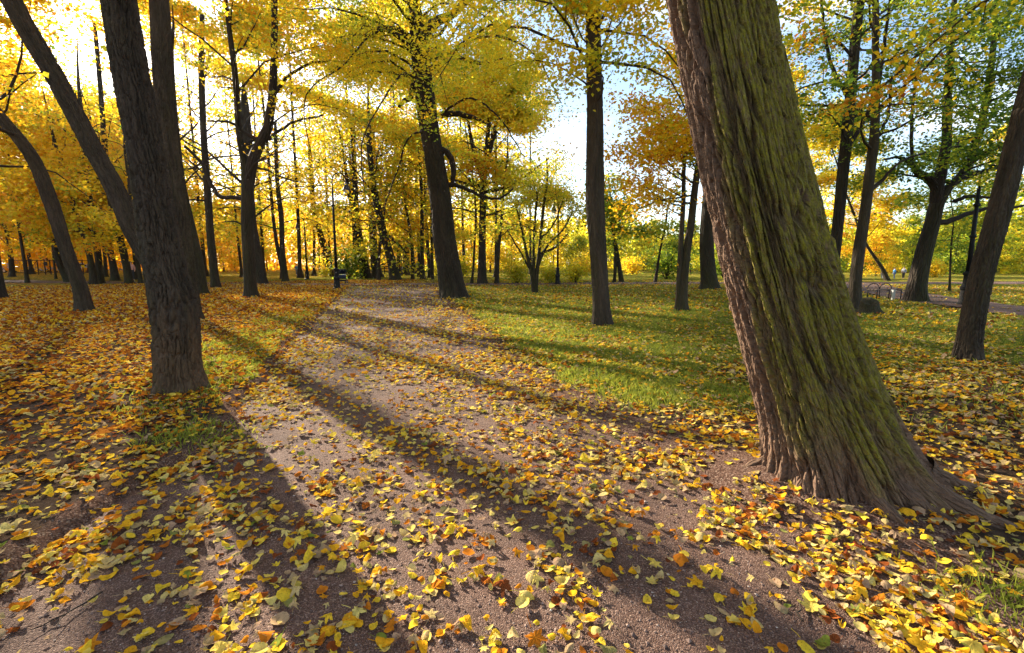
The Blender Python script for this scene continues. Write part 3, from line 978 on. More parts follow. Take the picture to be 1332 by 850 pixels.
# ---- the middle
tree('tree', 'tall dark tree with bent limbs standing where path and lawn meet', [
    [(590, 388, 37), (585, 355, 33), (578, 310, 30), (572, 250, 27), (564, 200, 25), (556, 150, 25), (549, 90, 24), (545, 45, 23), (540, 12, 14), (532, -40, 11)]],
    top=17, hi=(140, 360, (.07, .4, .03), 12), seed=17, flare=.12,
    limbs=[[(549, 50, 15), (566, 30, 12), (590, 18, 9), (612, -5, 7), (640, -40, 5)],
           [(552, 112, 8), (538, 112, 7), (534, 128, 6), (524, 133, 5), (519, 140, 4)],
           [(573, 150, 8), (590, 148, 7), (610, 152, 6), (632, 160, 3), (650, 175, 2)],
           [(574, 195, 9), (583, 200, 8), (590, 220, 7), (588, 242, 5)],
           [(548, 60, 7), (520, 40, 5), (495, 36, 4), (470, 50, 3)],
           [(556, 92, 6), (590, 75, 5), (625, 82, 4), (668, 72, 2)],
           [(579, 240, 7), (600, 243, 5), (622, 254, 4), (650, 258, 3), (668, 245, 2)],
           dict(px=[(552, 100, 4), (526, 96, 3), (500, 128, 2), (470, 190, 1.5), (476, 262, 1)], d=[20, 18.5, 17, 16.2, 16], crown=dict(n=34, lpc=60, ls=.08, tm=.60, tv=.1, cs=.5, spread=.65)),
           dict(px=[(549, 60, 4), (500, 40, 3), (446, 85, 2), (400, 120, 1.5), (406, 210, 1)], d=[20, 19, 18, 17.5, 17.5], crown=dict(n=38, lpc=85, ls=.08, tm=.58, tv=.1, cs=.5, spread=.75)),
           dict(px=[(572, 150, 3), (610, 128, 2.5), (646, 150, 2), (682, 205, 1)], d=[20, 19.5, 19, 19], crown=dict(n=24, lpc=55, ls=.1, tm=.5, tv=.12, cs=.5, spread=.6)),
           dict(px=[(560, 90, 4), (630, 48, 3), (694, 70, 2), (730, 135, 1)], d=[20, 18, 16.5, 16], crown=dict(n=28, lpc=75, ls=.08, tm=.56, tv=.12, cs=.5, spread=.6)),
           dict(px=[(566, 170, 3), (535, 176, 2.5), (516, 225, 2), (496, 280, 1)], d=[20, 20.5, 21, 21], crown=dict(n=22, lpc=50, ls=.1, tm=.58, tv=.1, cs=.45, spread=.6))],
    crown=[dict(zb=9.3, zt=16.5, R=5.5, nl=26, lpc=50, rlimb=.11, ls=.09, tm=.62, tv=.12, cs=.55, droop=.2),
           dict(zb=8.5, zt=11, R=5.4, nl=10, lpc=40, rlimb=.08, ls=.08, tm=.62, tv=.11, cs=.6, droop=.45, az0=-2.4, azspan=.7),
           dict(zb=8.8, zt=12.5, R=5.5, nl=8, lpc=40, rlimb=.10, ls=.08, tm=.60, tv=.11, cs=.5, droop=.35, az0=-.9, azspan=.8)])
tree('tree', 'tree with upswept twin limbs behind the tall dark tree of the path edge', [
    [(627, 370, 13), (627, 330, 10), (628, 280, 9), (629, 235, 9), (633, 190, 6), (640, 120, 4)]], top=15, seed=18,
    limbs=[[(628, 235, 6), (617, 200, 5), (610, 165, 4), (604, 130, 3)], [(630, 225, 7), (640, 185, 6), (648, 150, 4), (662, 110, 3)],
           [(628, 242, 5), (610, 240, 4), (592, 235, 3)], [(629, 250, 5), (655, 245, 4), (685, 228, 3), (715, 205, 2)]],
    crown=dict(zb=4.5, zt=14.5, R=5.5, nl=22, lpc=52, ls=.15, tm=.54, tv=.12, cs=.75))
tree('tree', 'straight dark trunk on the lawn in the middle, between path and big leaning tree', [
    [(785, 424, 27), (782, 390, 23), (779, 340, 22), (776, 300, 23), (774, 268, 24), (774, 220, 23), (774, 150, 21), (772, 60, 19), (771, -20, 18)]],
    top=15, hi=(110, 320, (.05, .25, .013), 8), seed=19, flare=.08,
    crown=[dict(zb=5.6, zt=14, R=5.2, nl=34, lpc=50, rlimb=.07, ls=.085, tm=.64, tv=.09, cs=.45, droop=.3),
           dict(zb=4.9, zt=6.8, R=3.4, nl=6, lpc=55, rlimb=.05, ls=.085, tm=.60, tv=.07, cs=.35, droop=.35, az0=-2.0, azspan=.9)])
tree('sapling', 'many-stemmed bushy sapling on the lawn edge in front of the middle lamp', [
    [(695, 382, 6), (691, 355, 5), (684, 325, 4), (679, 300, 3), (672, 270, 2)],
    [(696, 382, 6), (699, 350, 5), (703, 310, 4), (707, 270, 4), (712, 230, 3), (711, 205, 2)],
    [(695, 381, 5), (694, 340, 4), (695, 300, 3), (699, 250, 3)],
    [(697, 376, 5), (700, 345, 5), (712, 320, 4), (733, 298, 3), (745, 275, 2)]], cat='sapling', top=3, seed=20, thin=False, flare=.05,
    limbs=[[(703, 330, 4), (722, 322, 3), (738, 305, 2)], [(702, 312, 3), (720, 292, 2), (732, 262, 2)], [(690, 352, 3), (672, 320, 2), (660, 300, 2)]],
    crown=[dict(stem=k, zb=2.2, zt=6.5, R=2.4, nl=8, lpc=13, ls=.09, tm=.68, tv=.10, cs=.5, sun=False) for k in range(4)])
tree('tree', 'pair of thin leaning stems on the lawn just left of the big leaning tree', [
    [(887, 405, 14), (889, 370, 12), (893, 330, 11), (899, 290, 10), (904, 245, 9), (912, 190, 8), (920, 120, 7)],
    [(882, 393, 8), (884, 350, 7), (886, 310, 7), (889, 260, 6), (890, 215, 5)]], top=8.5, seed=21, thin=False,
    crown=[dict(stem=0, zb=3.0, zt=8.2, R=2.9, nl=13, lpc=20, ls=.11, tm=.46, tv=.12, cs=.5, az0=2.9, azspan=1.6), dict(stem=1, zb=2.8, zt=5.5, R=2.6, nl=9, lpc=24, ls=.11, tm=.44, tv=.12, cs=.5, az0=3.0, azspan=1.4)])
tree('tree', 'broad grey trunk on the lawn half hidden by the big leaning tree', [
    [(924, 377, 25), (921, 350, 21), (919, 310, 19), (922, 260, 17), (928, 180, 14)]], top=15, seed=22,
    crown=dict(zb=5, zt=14.5, R=5, nl=16, lpc=42, ls=.18, tm=.42, tv=.15, cs=.75))

# ---- right-hand side
tree('tree', 'slim dark trunk rising close behind the big leaning tree', [
    [(1078, 398, 19), (1082, 360, 17), (1088, 310, 16), (1094, 250, 16), (1099, 200, 16), (1106, 130, 15), (1112, 60, 14), (1118, 0, 14), (1126, -60, 12)]], top=14, seed=23,
    limbs=[[(1105, 128, 7), (1090, 105, 5), (1076, 65, 4), (1068, 0, 3)], [(1100, 195, 6), (1120, 165, 5), (1138, 125, 5), (1150, 60, 4), (1158, 0, 3)]],
    crown=dict(zb=5.5, zt=13.5, R=4.2, nl=16, lpc=34, ls=.10, tm=.52, tv=.2, cs=.5), thin=False)
tree('tree', 'dark leaning trunk with thin limbs between the big leaning tree and the bench', [
    [(1112, 404, 24), (1112, 380, 18), (1117, 330, 17), (1124, 285, 16), (1131, 230, 15), (1137, 180, 14), (1139, 130, 12), (1139, 60, 10), (1137, -10, 9)]], top=13, seed=24,
    limbs=[[(1128, 250, 6), (1150, 232, 4), (1165, 215, 3), (1205, 198, 2)], [(1133, 190, 5), (1150, 165, 4), (1160, 100, 3)]],
    crown=dict(zb=4.2, zt=12.5, R=4.6, nl=20, lpc=45, ls=.095, tm=.88, tv=.09, cs=.5), thin=False)
tree('tree', 'crooked tree with a bowed trunk and wide limbs beside the bench', [
    [(1190, 389, 34), (1194, 365, 28), (1203, 325, 25), (1213, 290, 23), (1219, 265, 22), (1232, 246, 17), (1252, 225, 13), (1272, 180, 12), (1284, 120, 11), (1292, 60, 9), (1296, 0, 7)]], top=14, seed=25, d=18.2,
    limbs=[[(1217, 270, 15), (1220, 240, 14), (1229, 200, 11), (1232, 140, 10), (1235, 80, 8), (1240, 20, 6), (1244, -40, 4)],
           [(1221, 250, 13), (1210, 234, 11), (1196, 226, 9), (1184, 213, 7), (1170, 205, 4), (1150, 208, 2)],
           [(1214, 292, 8), (1230, 289, 7), (1250, 282, 6), (1270, 275, 5), (1300, 271, 4), (1332, 268, 3)],
           [(1240, 238, 9), (1262, 228, 7), (1285, 222, 5), (1310, 215, 4)],
           [(1240, 262, 5), (1262, 256, 4), (1290, 258, 3)],
           [(1186, 214, 4), (1186, 170, 4), (1190, 110, 3), (1198, 60, 2)]],
    crown=[dict(zb=5.0, zt=13.5, R=5.5, nl=22, lpc=50, ls=.11, tm=.88, tv=.12, cs=.6), dict(zb=4.2, zt=7.5, R=5.5, nl=9, lpc=55, ls=.10, tm=.88, tv=.10, cs=.5, az0=-2.4, azspan=1.1)], thin=False)
tree('tree', 'dark leaning trunk at the right edge in front of the curved lamp', [
    [(1257, 470, 40), (1262, 435, 37), (1270, 390, 36), (1280, 345, 35), (1293, 300, 35), (1307, 248, 35), (1320, 195, 34), (1334, 140, 34), (1356, 60, 33), (1375, 0, 32)]],
    top=13, hi=(150, 420, (.034, .14, .013), 5), seed=26, flare=.12,
    crown=dict(zb=5.0, zt=12.5, R=4.2, nl=14, lpc=45, ls=.10, tm=.72, tv=.16, cs=.5), thin=False)
tree('tree', 'trunk cut by the right edge of the photo, only its foot showing', [
    [(1352, 497, 40), (1356, 440, 34), (1364, 380, 33), (1374, 300, 32), (1392, 150, 30)]],
    top=13, seed=27, flare=.25, crown=dict(zb=4.2, zt=12.5, R=4.4, nl=14, lpc=38, ls=.10, tm=.55, tv=.2, cs=.5), thin=False)

# ---- smaller trunks further back
BACK = [
 ('slim trunk in the leaves near the fence, left of the bare leaning trunk', [(36, 369, 7), (30, 330, 5), (22, 280, 4), (14, 220, 4)], .38),
 ('forked trunk near the grey cars at the far left', [(16, 361, 10), (14, 335, 8), (8, 300, 6), (-2, 270, 5)], .36),
 ('thin young trunk right of the fence gate', [(73, 364, 4), (69, 330, 3), (66, 295, 3), (62, 240, 3)], .45),
 ('bowed trunk hidden behind the bare leaning trunk', [(90, 368, 11), (78, 345, 10), (72, 320, 9), (74, 290, 8), (70, 220, 6)], .42),
 ('leaning trunk joined at the foot with its upright neighbour', [(123, 371, 12), (117, 335, 9), (108, 305, 8), (99, 280, 8), (86, 230, 7)], .42),
 ('upright neighbour of the leaning trunk it meets at the foot', [(131, 370, 12), (127, 330, 10), (120, 285, 9), (112, 220, 8), (104, 130, 6)], .46),
 ('slender straight trunk behind the leaning pair of the left wood', [(138, 361, 6), (136, 330, 5), (133, 300, 4), (130, 240, 4)], .4),
 ('leaning trunk between the pair and the pink coat walker', [(151, 366, 13), (145, 335, 10), (138, 305, 9), (131, 270, 8), (122, 200, 7)], .4),
 ('tall leaning trunk in front of the walker in the pink coat', [(169, 371, 13), (161, 330, 11), (153, 300, 11), (145, 265, 10), (137, 200, 8), (131, 120, 7), (123, 30, 6)], .48),
 ('thin trunk right of the walker in the pink coat', [(184, 371, 7), (178, 335, 6), (172, 300, 5), (168, 240, 4)], .42),
 ('slim dark trunk just left of the leaves under the tall middle tree', [(537, 365, 5), (536, 335, 4), (534, 305, 4), (528, 270, 3)], .42),
 ('slim trunk, left one of the close pair left of the tall middle tree', [(545, 361, 5), (545, 330, 4), (544, 295, 4), (541, 240, 3)], .5),
 ('taller trunk of the close pair left of the tall middle tree', [(550, 365, 7), (549, 325, 5), (549, 290, 5), (547, 220, 4)], .52),
 ('thin trunk touching the left side of the tall middle tree, far behind', [(563, 364, 4), (562, 330, 4), (561, 300, 3), (559, 250, 3)], .5),
 ('short broad far trunk at the end of the path', [(528, 359, 11), (528, 340, 9), (529, 320, 9), (530, 250, 7)], .5),
 ('thin crooked trunk right of the tall middle tree', [(613, 370, 4), (616, 345, 3), (617, 320, 3), (619, 280, 3)], .5),
 ('slanting thin trunk left of the bushy sapling', [(646, 370, 6), (648, 330, 5), (652, 290, 4), (656, 240, 3)], .58),
 ('thin wavy trunk on the far lawn right of the straight middle trunk', [(799, 368, 4), (801, 335, 4), (799, 300, 3), (795, 265, 3)], .78),
 ('short leaning trunk on the far lawn behind the straight middle trunk', [(809, 368, 7), (806, 350, 6), (803, 330, 5), (796, 290, 4)], .72),
 ('small leaning trunk on the far lawn left of the thin leaning stems', [(852, 368, 5), (855, 350, 4), (858, 330, 3), (866, 290, 3)], .80),
 ('young tree on the far lawn left of the curved lamp', [(1235, 380, 4), (1236, 350, 3), (1237, 325, 3), (1240, 290, 2)], .78),
 ('leaning trunk far behind the bench near the children', [(1156, 366, 8), (1148, 350, 7), (1140, 338, 6), (1125, 315, 5)], .6),
]
for k, (lab, S, tm) in enumerate(BACK):
    rr = np.random.default_rng(900 + k)
    dd = float(onground(*S[0][:2])[1])
    tp = 12 + rr.uniform(0, 5)
    if tm > .7: tp = 8
    tree('tree', lab, [S], top=tp, seed=60 + k, d=dd,
         crown=dict(zb=2.6 if tm > .7 else 3.2, zt=tp - .3, R=4.6 if tm < .7 else 2.4, nl=18 if tm < .7 else 13, lpc=42 if tm < .7 else 22, ls=.06 + dd * .0042, tm=tm + (.07 if tm < .47 else 0), tv=.12, cs=.7))

# ---- the far wood: a few kinds, copied with their parts
def proto_tree(seed, tm, Ht, R, ls, base=3.8, n=24, lpc=13, tr=1.0):
    r = np.random.default_rng(seed)
    g = Geo(); cr = Crown()
    lean = r.normal(0, .6, 2)
    tr *= .8
    P = [(0, 0, -.2, .20 * tr), (0.02, 0, .5, .17 * tr), (lean[0] * .3, lean[1] * .3, 3, .14 * tr), (lean[0] * .6, lean[1] * .6, Ht * .55, .09 * tr), (lean[0], lean[1], Ht, .03)]
    A = trunk_rings(g, P, 12, 26, seed)
    grow(g, cr, r, A, base, Ht - .3, R, n, lpc * 1.6, ls * .76, tm, .13, nsub=4, cs=.85, droop=.2, sun=False, twigs=False, rlimb=.12)
    tm_ = g.mesh('far_trunk'); tm_.materials.append(M_BARK_FAR)
    return tm_, cr.mesh('far_crown', r, thin=False), (np.concatenate(cr.c), np.concatenate(cr.sz), np.concatenate(cr.t))


KINDS = {
    'orange': [proto_tree(301, .43, 17, 5.2, .34), proto_tree(302, .48, 19, 5.6, .36), proto_tree(303, .45, 9, 4.4, .32, base=1.2)],
    'yellow': [proto_tree(311, .51, 17, 5.2, .34), proto_tree(312, .57, 19, 5.6, .36), proto_tree(313, .54, 9, 4.6, .32, base=1.2)],
    'lime': [proto_tree(321, .70, 13, 4.6, .34, n=18), proto_tree(322, .75, 10, 4.0, .32, base=1.0, n=18), proto_tree(323, .68, 8, 4.2, .30, base=.9)],
    'green': [proto_tree(331, .84, 12, 4.4, .34, n=18), proto_tree(332, .9, 9, 4.0, .32, base=.8), proto_tree(333, .78, 7, 3.6, .30, base=.6)],
}
KINDS['tall_gold'] = [proto_tree(341, .54, 25, 6.2, .36, 7, 40, 11, 1.5), proto_tree(342, .56, 27, 6.6, .36, 9, 42, 11, 1.6), proto_tree(343, .51, 24, 6.4, .36, 6, 40, 11, 1.5)]
KINDS['tall_lime'] = [proto_tree(351, .62, 25, 6.0, .36, 7, 38, 10, 1.5), proto_tree(352, .66, 26, 6.4, .36, 8, 38, 10, 1.5), proto_tree(353, .60, 24, 6.0, .36, 6, 38, 10, 1.5)]
FARLAB = {
    'tall_gold': 'very tall golden tree rising above the far wood on the left',
    'tall_lime': 'very tall yellow green tree rising above the far wood in the middle',
    'orange': 'orange leaved tree of the far wood behind the left leaf carpet',
    'yellow': 'golden yellow tree of the far wood beyond the end of the path',
    'lime': 'yellow green tree of the far wood beyond the lawn',
    'green': 'green leaved tree of the far wood beyond the right lawn',
}
rw = np.random.default_rng(77)
placed = []


def put_far(kind, x, y, sc, label=None, group=None):
    tme, cme, raw = KINDS[kind][int(rw.integers(3))]
    o = empty('tree', (x, y, .02), rw.uniform(0, 6.28))
    o.scale = (sc, sc, sc * rw.uniform(.9, 1.15))
    tag(o, label or FARLAB[kind], 'tree', group or {'tall_gold': 'very tall golden trees', 'tall_lime': 'very tall yellow green trees', 'orange': 'orange trees of the far wood', 'yellow': 'golden trees of the far wood', 'lime': 'yellow green trees of the far wood', 'green': 'green trees of the far wood'}[kind])
    if (x < 14 and y < 70) or (x < -5 and y < 88):
        # nearer crowns let the low sun through in places: each has its own leaves
        c, sz, t = raw
        a = o.rotation_euler.z; S = np.array(o.scale)
        q = c * S
        q = np.stack([q[:, 0] * math.cos(a) - q[:, 1] * math.sin(a) + x, q[:, 0] * math.sin(a) + q[:, 1] * math.cos(a) + y, q[:, 2]], -1)
        g_ = q - SUND[None] * (q[:, 2] / SUND[2])[:, None]
        g_ = g_ + rw.normal(0, .85, g_.shape)
        kp = rw.random(len(c)) < ground_keep(g_[:, 0], g_[:, 1])
        cme = leaf_quads('far_crown', c[kp], sz[kp], t[kp], rw, .75)
    link('trunk', tme, None, o); link('crown', cme, None, o)
    placed.append((x, y))


def pick(px, r):
    if px < 380: w = {'orange': .40, 'yellow': .60}
    elif px < 600: w = {'orange': .12, 'yellow': .6, 'lime': .28}
    elif px < 690: w = {'yellow': .45, 'lime': .55}
    elif px < 860: w = {'yellow': .12, 'lime': .55, 'green': .33}
    elif px < 1130: w = {'lime': .5, 'green': .4, 'yellow': .1}
    else: w = {'lime': .5, 'green': .44, 'yellow': .06}
    return r.choice(list(w), p=list(w.values()))


for px, d, kd in [(45, 62, 'tall_gold'), (95, 50, 'tall_gold'), (150, 58, 'tall_gold'), (205, 48, 'tall_gold'), (228, 70, 'tall_gold'), (250, 60, 'tall_gold'), (345, 55, 'tall_lime'), (392, 47, 'tall_gold'),
                  (430, 60, 'tall_lime'), (465, 50, 'tall_lime'), (520, 56, 'tall_gold'), (560, 47, 'tall_lime'), (605, 58, 'tall_lime'), (645, 50, 'tall_lime'), (690, 64, 'tall_lime'), (270, 52, 'tall_gold'), (370, 44, 'tall_gold'), (410, 54, 'tall_lime'), (490, 45, 'tall_lime'), (585, 62, 'tall_lime'), (625, 70, 'tall_lime'), (540, 66, 'tall_lime'), (60, 78, 'tall_gold'), (120, 74, 'tall_gold'), (180, 80, 'tall_gold'), (235, 74, 'tall_gold'), (1010, 62, 'tall_lime'), (1085, 72, 'tall_lime'), (1290, 75, 'tall_lime')]:
    put_far(kd, (px - 666) / F0 * d, d, rw.uniform(.92, 1.05))
tries = 0
while len(placed) < 88 and tries < 6000:
    tries += 1
    px = rw.uniform(-90, 1420)
    d = rw.uniform(31, 88) if px < 640 else rw.uniform(48, 95)
    if px < 90 and d < 50: continue
    if abs(px - 500) < 110 and d < 38: continue
    if 690 < px < 870 and d < 62: continue
    if 1060 < px < 1210 and d < 68: continue
    x = (px - 666) / F0 * d
    if x < -32 and d > 52 and px < 100 and px > 20 and d < 64: continue
    if any((x - a) ** 2 + (d - b) ** 2 < 4.6 ** 2 for a, b in placed): continue
    if farpath(np.array(x), np.array(d)) < 1.2: continue
    kd = pick(px, rw)
    sc = rw.uniform(.8, 1.1)
    if 690 < px < 1332: sc *= .72
    put_far(kd, x, d, sc)
put_far('orange', 37.5, 52, .5, 'bright orange small tree behind the children beyond the bench', 'bright orange small trees behind the children')
put_far('orange', 41, 54, .55, 'bright orange small tree behind the children beyond the bench', 'bright orange small trees behind the children')

# bushes that close the gaps under the crowns
def bush_mesh(seed, tm, w, h):
    r = np.random.default_rng(seed)
    cr = Crown(); g = Geo()
    for k in range(9):
        a = r.uniform(0, 6.28); q = np.array([math.cos(a) * w * r.uniform(.2, .8), math.sin(a) * w * r.uniform(.2, .8), h * r.uniform(.5, .95)])
        g.tube(np.array([[0, 0, -.1], q * .5 + r.normal(0, .1, 3), q]), [.035, .025, .01], 5)
        for s in (.45, .7, 1.0):
            n = 42; cr.add(q * s + r.normal(0, 1, (n, 3)) * np.array([.38, .38, .25]) * w, .2 * r.uniform(.6, 1.2, n), tm + r.normal(0, .07) + r.normal(0, .06, n))
    sm = g.mesh('bush_stems'); sm.materials.append(M_BARK_FAR)
    return sm, cr.mesh('bush_foliage', r, thin=False)


BUSH = {'green': bush_mesh(401, .84, 1.3, 2.2), 'lime': bush_mesh(402, .68, 1.2, 1.8), 'yellow': bush_mesh(403, .52, 1.2, 1.7)}
for px, d, kd, sc, lab in [
    (455, 44, 'green', 1.3, 'dark green bush between the lamp and the twin leaning trunk'), (425, 52, 'lime', .5, 'low round yellow green bush left of the lamp near the leaning trunk'),
    (672, 35, 'lime', .8, 'yellow green bush at the left foot of the many-stemmed sapling'), (716, 34.5, 'lime', .7, 'yellow green bush at the foot of the middle lamp'),
    (748, 36, 'lime', .8, 'loose yellow green bush right of the middle lamp'), (760, 60, 'yellow', 1.2, 'yellow bush on the far lawn left of the straight middle trunk'),
    (822, 62, 'yellow', 1.2, 'yellow bush on the far lawn right of the straight middle trunk'), (866, 44, 'green', 1.5, 'dense green bush left of the thin leaning stems'),
    (940, 48, 'green', 1.2, 'green bush just left of the big leaning tree near its middle'), (1215, 50, 'yellow', 1.0, 'yellow bush beyond the crooked tree'), (1225, 62, 'green', 1.3, 'green bush beyond the young tree near the curved lamp'),
    (600, 50, 'lime', 1.1, 'yellow green bush right behind the tall middle tree'), (570, 56, 'lime', 1.0, 'yellow green bush left behind the tall middle tree')]:
    x = (px - 666) / F0 * d
    o = empty('bush', (x, d, .03), px * .7); o.scale = (sc,) * 3
    tag(o, lab, 'bush')
    link('stems', BUSH[kd][0], None, o); link('foliage', BUSH[kd][1], None, o)

# the wood that closes the view
r = np.random.default_rng(500)
n = 70000
az = r.uniform(-1.05, 1.05, n)
dist = r.uniform(92, 150, n)
hmax = 9 + 7 * fbm(az * 14, dist * .03, 9, 3)
hmax = np.where(az > .03, hmax * (.55 + .4 * vnoise(az * 9, az * 0, 4)), hmax)
zz = hmax * r.uniform(0, 1, n) ** .8
cpos = np.stack([np.sin(az) * dist, np.cos(az) * dist, zz], -1)
tn = np.interp(az, [-1, -.45, -.1, .05, .25, .6, 1], [.36, .38, .50, .56, .68, .74, .66]) + (fbm(az * 40, zz * .3, 6) - .5) * .5 + r.normal(0, .06, n)
wood = leaf_quads('distant_wood', cpos, r.uniform(.5, 1.0, n), tn, r, .2)
tag(link('distant_wood', wood), 'far wood of yellow and green crowns that closes the view', kind='stuff')

# ------------------------------------------------------------------ fallen leaves
def leaf_template(kind, r, curl, segs, rings):
    """unit leaf lying in xy, length 1 along y; returns verts, faces"""
    th = np.arange(segs) * 2 * PI / segs
    if kind == 'heart':
        rad = .44 * (1 + .10 * np.sin(th)) * (1 - .28 * np.exp(-((th - 1.5 * PI) / .22) ** 2)) + .16 * np.exp(-((th - PI / 2) / .20) ** 2)
        rad = rad * (1 + .025 * np.cos(th * 12))
    elif kind == 'oval':
        rad = 1 / np.sqrt((np.cos(th) / .32) ** 2 + (np.sin(th) / .5) ** 2) + .05 * np.exp(-((th - PI / 2) / .15) ** 2)
    elif kind == 'pointed':
        rad = 1 / (np.abs(np.cos(th) / .30) ** 1.45 + np.abs(np.sin(th) / .55) ** 1.45) ** (1 / 1.45)
        rad = rad * (1 + .03 * np.cos(th * 14))
    else:
        rad = np.full(segs, .27)
        for a, l, w in ((PI / 2, .36, .20), (PI / 2 + 1.0, .33, .20), (PI / 2 - 1.0, .33, .20), (PI / 2 + 2.05, .24, .20), (PI / 2 - 2.05, .24, .20)):
            dth = (th - a + PI) % (2 * PI) - PI
            rad = np.maximum(rad, .23 + (l - .03) * np.exp(-np.abs(dth / (w * 1.35)) ** 1.7))
        rad = rad * (1 - .35 * np.exp(-(((th - 1.5 * PI)) / .25) ** 2)) * (1 + .07 * np.cos(th * 15 + .4))
    fr = np.linspace(0, 1, rings + 1)[1:]
    xy = np.concatenate([[[0, 0]]] + [np.stack([np.cos(th) * rad * f, np.sin(th) * rad * f], -1) for f in fr])
    x, y = xy[:, 0], xy[:, 1]
    kx, ky, tw, fold = r.normal(0, curl * 1.1), r.normal(0, curl), r.normal(0, curl * .9), abs(r.normal(0, .16))
    d2 = x * x + y * y
    z = kx * x * x * 1.8 + ky * y * y * 1.4 + tw * x * y * 1.6 + fold * np.abs(x) * r.choice([-1, 1, 1]) + curl * .55 * d2 * np.sin(np.arctan2(y, x) * 3 + r.uniform(0, 6)) + .04 * curl * np.sin(np.arctan2(y, x) * 9)
    v = np.stack([x, y, z - z.min() * .75], -1)
    fan = np.stack([np.zeros(segs, int), 1 + np.arange(segs), 1 + (np.arange(segs) + 1) % segs], -1)
    fs = [fan]
    quads = []
    for q in range(rings - 1):
        o_ = 1 + q * segs
        quads.append(np.stack([o_ + np.arange(segs), o_ + segs + np.arange(segs), o_ + segs + (np.arange(segs) + 1) % segs, o_ + (np.arange(segs) + 1) % segs], -1))
    qd = np.concatenate(quads) if quads else np.zeros((0, 4), int)
    if segs >= 24 and kind != 'far':      # stalk
        b = np.array([[0, -.40, 0], [0, -.62, .03], [r.normal(0, .08), -.95, .02 + abs(r.normal(0, .05))]])
        b[:, 2] += v[1 + np.argmin(np.abs(th - 1.5 * PI)), 2]
        wv = np.array([.018, .014, .010])[:, None]
        sv = np.concatenate([b + wv * np.array([1, 0, 0]), b - wv * np.array([1, 0, 0]) + np.array([0, 0, .015])])
        s0 = len(v)
        v = np.concatenate([v, sv])
        qd = np.concatenate([qd, s0 + np.array([[0, 1, 4, 3], [1, 2, 5, 4]])])
    return v, fan, qd


rl = np.random.default_rng(321)
KW = ['heart', 'oval', 'pointed', 'lobed']
TPL = []
for kd, nn in (('heart', 9), ('oval', 5), ('pointed', 5), ('lobed', 4)):
    for q in range(nn):
        cv = rl.uniform(.03, .55) if rl.random() < .75 else rl.uniform(.6, 1.1)
        TPL.append((kd, cv, leaf_template(kd, rl, cv, 36 if kd == 'lobed' else 26, 3)))
TPLM = [(kd, 0, leaf_template(kd, rl, rl.uniform(.15, .6), 9 if kd != 'lobed' else 15, 1)) for kd in ('heart', 'heart', 'heart', 'oval', 'oval', 'pointed', 'lobed')]

TINTS = np.array([.12, .27, .42, .57, .68, .78, .87, .99])
TNAME = ['rust brown', 'orange', 'golden', 'bright yellow', 'pale yellow', 'straw coloured', 'pinkish brown', 'olive green']
MIX_PATH = np.array([.09, .11, .17, .22, .14, .13, .11, .03])
MIX_LEFT = np.array([.26, .25, .19, .11, .04, .06, .08, .01])
MIX_LAWN = np.array([.12, .08, .20, .22, .10, .10, .16, .02])
MIX_RIGHT = np.array([.15, .08, .16, .20, .08, .10, .22, .01])


def leaf_density(x, y):
    e = edged(x, y)
    left = x < (ledge(y) + redge(y)) / 2
    rr = np.hypot(x, y)
    cl = fbm(x * 1.1, y * 1.1, 61, 3)
    fine = fbm(x * 3.2, y * 3.2, 62, 2)
    mod = sstep(.28, .62, cl) * .8 + .42
    mod = mod * (.5 + 1.0 * sstep(.3, .65, fine))
    mod = np.where(left & (e > 0), np.maximum(mod, .75), mod)
    # gravel: thick near the viewer and to the right, thinner ahead
    dp = 275 * (1 - .5 * sstep(3.5, 10, y)) * (1 + .35 * sstep(-1, 2, x) * (1 - sstep(4, 7, y)))
    dp = dp * (1 - .6 * sstep(12, 22, y)) * (1 + np.where(y > 6, .35, .8) * sstep(-.9, 0, e))
    dl = np.where(y < 4.6, 300, 340)
    soil = np.exp(-((e - .05) / .14) ** 2) * (y < 12)
    dl = dl * (1 - .45 * soil)
    dr = np.where(grassmask(x, y) > .4, 190, 280)
    d_ = np.where(e < 0, dp, np.where(left, dl, dr)) * mod
    d_ = np.where((e < 0) | left, d_, d_ * 1.15)
    # piles against the foot of the big tree
    q = np.hypot(x - BIG[0] - .0, y - BIG[1] + .05)
    d_ = d_ + 260 * np.exp(-((q - .72) / .22) ** 2) * (y < 3.0)
    d_ = d_ * sstep(.44, .56, q)
    if True:
        q2 = np.hypot(x - 1.45, y - 3.15)
        d_ = d_ * (1 - .8 * np.exp(-(q2 / .22) ** 2))
    d_ = np.where((~left) & (rr > 9) & (e > 0), d_ * (1 - .62 * sstep(7, 14, rr)), d_)
    d_ = np.where(farpath(x, y) < .1, d_ * .15, d_)
    for bx, by, br in BASES[1:]:
        d_ = np.where(np.hypot(x - bx, y - by) < br * 1.15, 0, d_)
    return d_


def scatter(r0, r1, dmax, scale, r, amax=1.0):
    area = amax * (r1 * r1 - r0 * r0)
    n = int(area * dmax)
    rad = np.sqrt(r.uniform(r0 * r0, r1 * r1, n)); a = r.uniform(-amax, amax, n)
    x = rad * np.sin(a); y = rad * np.cos(a)
    keep = r.random(n) * dmax < leaf_density(x, y) * scale
    return x[keep], y[keep]


